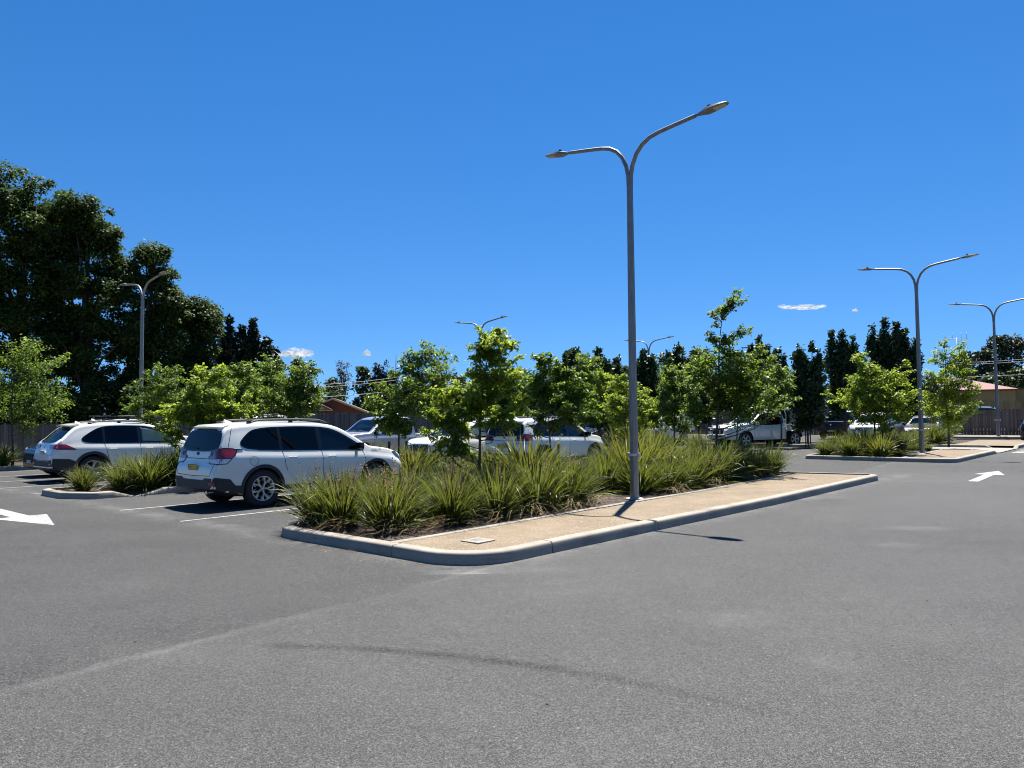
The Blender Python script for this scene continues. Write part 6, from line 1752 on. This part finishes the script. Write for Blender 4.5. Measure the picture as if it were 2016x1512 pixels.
def wallmesh(name, poly_xz, depth, mat, parent):
    V, F = [], []; n = len(poly_xz)
    for y in (0, depth):
        for x, z in poly_xz: V.append((x, y, z))
    F.append(tuple(range(n))); F.append(tuple(reversed(range(n, 2*n))))
    for i in range(n): F.append((i, i+n, (i+1) % n + n, (i+1) % n))
    o = mesh_obj(name, V, F, mat, parent)
    bm = bmesh.new(); bm.from_mesh(o.data); bmesh.ops.recalc_face_normals(bm, faces=bm.faces[:]); bm.to_mesh(o.data); bm.free()
    return o
def brick_house():
    u, v_ = bear(672, 66); r = empty('brick_house', W(u, v_, 0)); r.rotation_euler = (0, 0, D2R(8))
    tag(r, 'red brick house with a low gable and pale bargeboard behind the left fence', 'house')
    k = 66 / 1456.0
    M['barge'] = simple('barge_board', (.40, .355, .29), .6); M['tile'] = simple('roof_tile', (.13, .08, .058), .8, .25, 8)
    wallmesh('gable_wall', [(-1.9, 0), (2.0, 0), (2.0, 2.25), (-.75, 3.35), (-1.9, 2.9)], 7.0, M['brick'], r)
    rf = wallmesh('roof', [(2.25, 2.18), (2.28, 2.26), (-.75, 3.5), (-3.2, 2.55), (-3.2, 2.47), (-.75, 3.38)], 7.6, M['tile'], r); rf.location.y = -.25
    bb = wallmesh('bargeboard', [(2.3, 2.10), (2.3, 2.24), (-.75, 3.48), (-3.2, 2.53), (-3.2, 2.38), (-.75, 3.33)], .04, M['barge'], rf); bb.location.y = -.045
    # skillion wing with deep eave to the left
    w_ = wallmesh('wing_wall', [(-6.5, 0), (-1.95, 0), (-1.95, 2.3), (-6.5, 2.3)], 5.5, M['brick'], r); w_.location.y = -.6
    e = wallmesh('eave', [(-7.0, 2.34), (-.75, 2.34), (-.75, 2.42), (-7.0, 2.42)], 6.2, M['barge'], r); e.location.y = -1.3
    t_ = wallmesh('wing_roof', [(-7.05, 2.44), (-.7, 2.44), (-1.6, 2.9), (-6.4, 2.9)], 6.2, M['tile'], r); t_.location.y = -1.28
    win = wallmesh('window', [(-4.6, .9), (-3.1, .9), (-3.1, 2.0), (-4.6, 2.0)], .06, M['barge'], r); win.location.y = -.64
    pn = wallmesh('pane', [(-4.5, .98), (-3.2, .98), (-3.2, 1.92), (-4.5, 1.92)], .02, M['glass'], win); pn.location.y = -.012
M['glass'] = simple('window_glass', (.012, .016, .02), .04, **{'Specular IOR Level': .6})
brick_house()

def tan_building():
    d = 72.0; u, v_ = bear(1955, d); r = empty('tan_building', W(u, v_, 0)); r.rotation_euler = (0, 0, -math.atan2(1955-1008, 1456) + D2R(6))
    tag(r, 'long tan rendered building with a dull red hipped roof behind the right fence', 'building')
    k = d / 1456.0; base = 818.5 + (1.65 - gz(u)) / k
    X = lambda px: (px - 1955) * k / 1.0; Z = lambda y: (base - y) * k
    M['tan'] = simple('tan_render', (.24, .19, .118), .9, .12, 1.5, .1); M['redroof'] = simple('red_sheet_roof', (.145, .030, .022), .55, .12, 2.0); M['boarded'] = simple('boarded_window', (.20, .145, .085), .85, .15)
    M['fascia'] = simple('dark_fascia', (.07, .04, .035), .6)
    wallmesh('wall', [(X(1868), 0), (X(1992), 0), (X(1992), Z(767)), (X(1868), Z(767))], 9.0, M['tan'], r)
    w2 = wallmesh('wing_wall', [(X(1992.3), 0), (X(2120), 0), (X(2120), Z(767)), (X(1992.3), Z(767))], 7.0, M['tan'], r); w2.location.y = 1.2
    fl = wallmesh('flat_roof', [(X(1993), Z(766.8)), (X(2122), Z(766.8)), (X(2122), Z(764.5)), (X(1993), Z(764.5))], 7.6, M['fascia'], r); fl.location.y = .9
    # hipped roof
    x0, x1, z0, z1 = X(1865), X(1996), Z(766.6), Z(738)
    V = [(x0, -.4, z0), (x1, -.4, z0), (x1, 9.4, z0), (x0, 9.4, z0), (X(1880), 4.4, z1), (X(1903), 4.4, z1)]
    rf = mesh_obj('roof', V, [(0, 1, 5, 4), (1, 2, 5), (2, 3, 4, 5), (3, 0, 4), (3, 2, 1, 0)], M['redroof'], r)
    fa = wallmesh('gutter', [(x0 - .02, z0 - .14), (x1 + .02, z0 - .14), (x1 + .02, z0 - .005), (x0 - .02, z0 - .005)], .1, M['fascia'], rf); fa.location.y = -.46
    for px in (1914, 1921.5):
        b = bmesh.new(); zz = z0 + (.95 if px < 1918 else .8)
        add_tube(b, [(X(px), 1.2, zz - .5), (X(px), 1.2, zz + .35)], .09, 8); add_tube(b, [(X(px), 1.2, zz + .36), (X(px), 1.2, zz + .52)], [.19, .15] , 8)
        bm_obj('roof_vent', b, M['galv'] if px < 1918 else M['fascia'], rf, 40)
    for a, b_, y0, y1 in ((1933, 1946, 788, 803), (1950, 1957, 789, 803), (1972, 1982, 790, 804), (1991.5, 1999, 790, 803), (2008, 2020, 790, 804)):
        ww = wallmesh('window', [(X(a), Z(y1+6)), (X(b_), Z(y1+6)), (X(b_), Z(y0)), (X(a), Z(y0))], .06, M['boarded'], r); ww.location.y = -.04 + (1.2 if a > 1995 else 0)
tan_building()

def aerial():
    d = 74.0; u, v_ = bear(1887, d); r = empty('roof_aerial', W(u, v_, 0)); face(r, 1887); k = d/1456.0; base = 819 + (1.65 - gz(u))/k
    tag(r, 'thin comb-shaped television aerial on a mast above the lime green tree', 'aerial')
    bm = bmesh.new(); add_tube(bm, [(0, 0, 3.0), (0, 0, (base-664)*k)], .035, 6); bm_obj('mast', bm, M['galv'], r)
    bm = bmesh.new(); add_tube(bm, [(-22*k, 0, (base-666)*k), (20*k, .3, (base-667)*k)], .028, 6); bm_obj('boom', bm, M['galv'], r)
    for x in (-21, -7, 8, 17): 
        bm = bmesh.new(); add_tube(bm, [(x*k, 0, (base-667)*k), (x*k, 0, (base-654.5)*k)], .022, 5); bm_obj('element', bm, M['galv'], r)
aerial()
def pole_and_wires():
    d = 78.0; u, v_ = bear(1476, d); k = d/1456.0; base = 822.5 + (1.65-gz(u))/k
    r = empty('utility_pole', W(u, v_, 0)); face(r, 1476); tag(r, 'timber power pole top showing between the pear trees', 'utility pole')
    bm = bmesh.new(); add_tube(bm, [(0, 0, 0), (0, 0, (base-679)*k)], [.16, .11], 8); bm_obj('pole', bm, M['stake'], r)
    bm = bmesh.new(); add_box(bm, (0, -.12, (base-684.5)*k), (1.5, .09, .1)); bm_obj('crossarm', bm, M['stake'], r)
    def wire(a, b, sag, rad, label):
        (pa, da, ya), (pb, db, yb) = a, b
        def pt(px, dd, y):
            uu, vv = bear(px, dd); p = W(uu, vv, 0); z = 1.65 + (826 - (px-1008)*.0079 - y) * dd / 1456.0; return Vector((p.x, p.y, z))
        A, B = pt(pa, da, ya), pt(pb, db, yb); bm = bmesh.new(); N = 24
        add_tube(bm, [A.lerp(B, i/N) - Vector((0, 0, sag*4*(i/N)*(1-i/N))) for i in range(N+1)], rad, 5)
        o = bm_obj('power_line', bm, M['wire'], None); tag(o, label, 'power line', 'power lines in the distance')
    M['wire'] = simple('wire_sheath', (.20, .195, .185), .5)
    wire((480, 64, 760), (900, 78, 722), .6, .02, 'top power line crossing before the slender gum'); wire((480, 64, 765), (900, 78, 727), .6, .02, 'second power line just under the top one by the slender gum')
    wire((480, 60, 782), (900, 72, 748), .6, .022, 'lower power line just above the brick house roof')
    wire((1840, 70, 713), (2120, 64, 694), .3, .022, 'top right power line before the domed gums'); wire((1840, 70, 717), (2120, 64, 698), .3, .022, 'second power line on the right before the domed gums')
    wire((1820, 70, 740), (2120, 64, 727), .3, .022, 'lower power line over the tan building roof')
pole_and_wires()

# ================================================================== sky, clouds, sun, camera
SUN_EL, SUN_AZ = D2R(67), D2R(15.6)
world = bpy.data.worlds.new('World'); SC.world = world; world.use_nodes = True
nt = world.node_tree; nt.nodes.clear()
sky = nt.nodes.new('ShaderNodeTexSky'); sky.sky_type = 'NISHITA'; sky.sun_disc = False
sky.sun_elevation = SUN_EL; sky.sun_rotation = SUN_AZ; sky.altitude = 600; sky.air_density = 1.0; sky.dust_density = 0.0; sky.ozone_density = 4.0
hs = nt.nodes.new('ShaderNodeHueSaturation'); hs.inputs['Saturation'].default_value = SKY_SAT; hs.inputs['Hue'].default_value = SKY_HUE
bg = nt.nodes.new('ShaderNodeBackground'); bg.inputs['Strength'].default_value = SKY_STR
wo = nt.nodes.new('ShaderNodeOutputWorld')
# the haze band at the very horizon is hidden by trees in this place: look a little higher into the sky model
tc = nt.nodes.new('ShaderNodeTexCoord'); vm = nt.nodes.new('ShaderNodeVectorMath'); vm.operation = 'MULTIPLY_ADD'
vm.inputs[1].default_value = (1, 1, 1.0); vm.inputs[2].default_value = (0, 0, .13)
nt.links.new(tc.outputs['Generated'], vm.inputs[0]); nt.links.new(vm.outputs[0], sky.inputs[0])
nt.links.new(sky.outputs[0], hs.inputs['Color']); nt.links.new(hs.outputs[0], bg.inputs[0]); nt.links.new(bg.outputs[0], wo.inputs[0])
S = Vector((math.sin(SUN_AZ) * math.cos(SUN_EL), math.cos(SUN_AZ) * math.cos(SUN_EL), math.sin(SUN_EL)))
sl = bpy.data.lights.new('sun', 'SUN'); sl.energy = SUN_STR; sl.angle = D2R(.53); sl.color = (1.0, .96, .90)
so = bpy.data.objects.new('sun', sl); COL.objects.link(so); so.rotation_euler = (-S).to_track_quat('-Z', 'Y').to_euler(); so.location = (0, 0, 40)

def mat_cloud():
    t = NT('cloud_vapour'); co = t.coord()
    lw = t.n('ShaderNodeLayerWeight', {'Blend': .5}).outputs['Facing']
    n_ = t.noise(co, .016, 6.0, .62, .6)
    core = t.math('SUBTRACT', 1.0, lw, clamp=True)
    f = t.math('SUBTRACT', t.math('ADD', t.math('MULTIPLY', core, .95), t.math('MULTIPLY', n_, 1.15)), .86)
    f = t.math('MULTIPLY', t.math('MULTIPLY', f, 1.1, clamp=True), .85)
    d = t.n('ShaderNodeBsdfDiffuse', {'Color': (.62, .62, .62, 1)}).outputs[0]
    tl = t.n('ShaderNodeBsdfTranslucent', {'Color': (.62, .62, .62, 1)}).outputs[0]
    a = t.n('ShaderNodeMixShader', {0: .55, 1: d, 2: tl}).outputs[0]
    tr = t.n('ShaderNodeBsdfTransparent').outputs[0]
    return t.surf(t.n('ShaderNodeMixShader', {0: f, 1: tr, 2: a}).outputs[0]).m
M['cloud'] = mat_cloud()
def cloud(px, y, w_, h, seed, label, dens=1.0):
    from mathutils import noise
    d = 2600.0; k = d/1456.0; rng = random.Random(seed)
    X = (px-1008)*k; Z = 1.65 + (826 - (px-1008)*.0079 - y)*k
    bm = bmesh.new()
    for i in range(3):
        t = (i - 1) * .46
        c = Vector((t*w_*.62*k, rng.uniform(-.1, .1)*w_*k, (.10 - abs(t)*.35)*h*k))
        bmesh.ops.create_icosphere(bm, subdivisions=5, radius=1, matrix=Matrix.Translation(c) @ Matrix.Diagonal((w_*k*.34, w_*k*.24, h*k*(.52 - .2*abs(t)), 1)))
    for v_ in bm.verts:
        p = v_.co*.010 + Vector((seed*9., 0, 0))
        v_.co += noise.noise_vector(p)*h*k*.45 + noise.noise_vector(p*4)*h*k*.22 + noise.noise_vector(p*11)*h*k*.09
        if v_.co.z < -.22*h*k: v_.co.z = -.22*h*k + (v_.co.z + .22*h*k)*.25
    o = bm_obj('cloud', bm, M['cloud'], None, 180); o.location = (X, d, Z)
    tag(o, label, 'cloud', 'small white clouds low in the sky', None)
cloud(573, 697, 74, 20, 1, 'long white cloud low beside the dark conifer')
cloud(408, 694, 46, 22, 2, 'white cloud peeping between the lowest elm and the conifer')
cloud(1584, 604, 74, 13, 3, 'wispy white cloud above the pear trees on the right')
cloud(1689, 611, 12, 7, 4, 'tiny cloud right of the wispy one')
cloud(721, 697, 12, 12, 5, 'small puff above the rounded dark tree')
cloud(1160, 712, 34, 22, 6, 'cloud showing between two slim pear trees')

cam = bpy.data.cameras.new('camera'); cam.sensor_width = 36; cam.lens = 36 * 1456 / 2016; cam.clip_start = .05; cam.clip_end = 12000
co_ = bpy.data.objects.new('camera', cam); COL.objects.link(co_); SC.camera = co_
co_.matrix_world = Matrix.Translation((0, 0, 1.65)) @ Matrix.Rotation(D2R(92.75), 4, 'X') @ Matrix.Rotation(D2R(-.45), 4, 'Z')
SC.view_settings.view_transform = 'Standard'; SC.view_settings.look = 'None'; SC.view_settings.gamma = 1.0
SC.view_settings.exposure = EXPO; SC.view_settings.use_curve_mapping = False
SC.cycles.max_bounces = 6; SC.cycles.transparent_max_bounces = 16; SC.cycles.diffuse_bounces = 3; SC.cycles.glossy_bounces = 3; SC.cycles.transmission_bounces = 4
SC.cycles.caustics_reflective = False; SC.cycles.caustics_refractive = False
SC.cycles.use_denoising = True
SC.cycles.pixel_filter_type = 'BLACKMAN_HARRIS'; SC.cycles.filter_width = 1.05
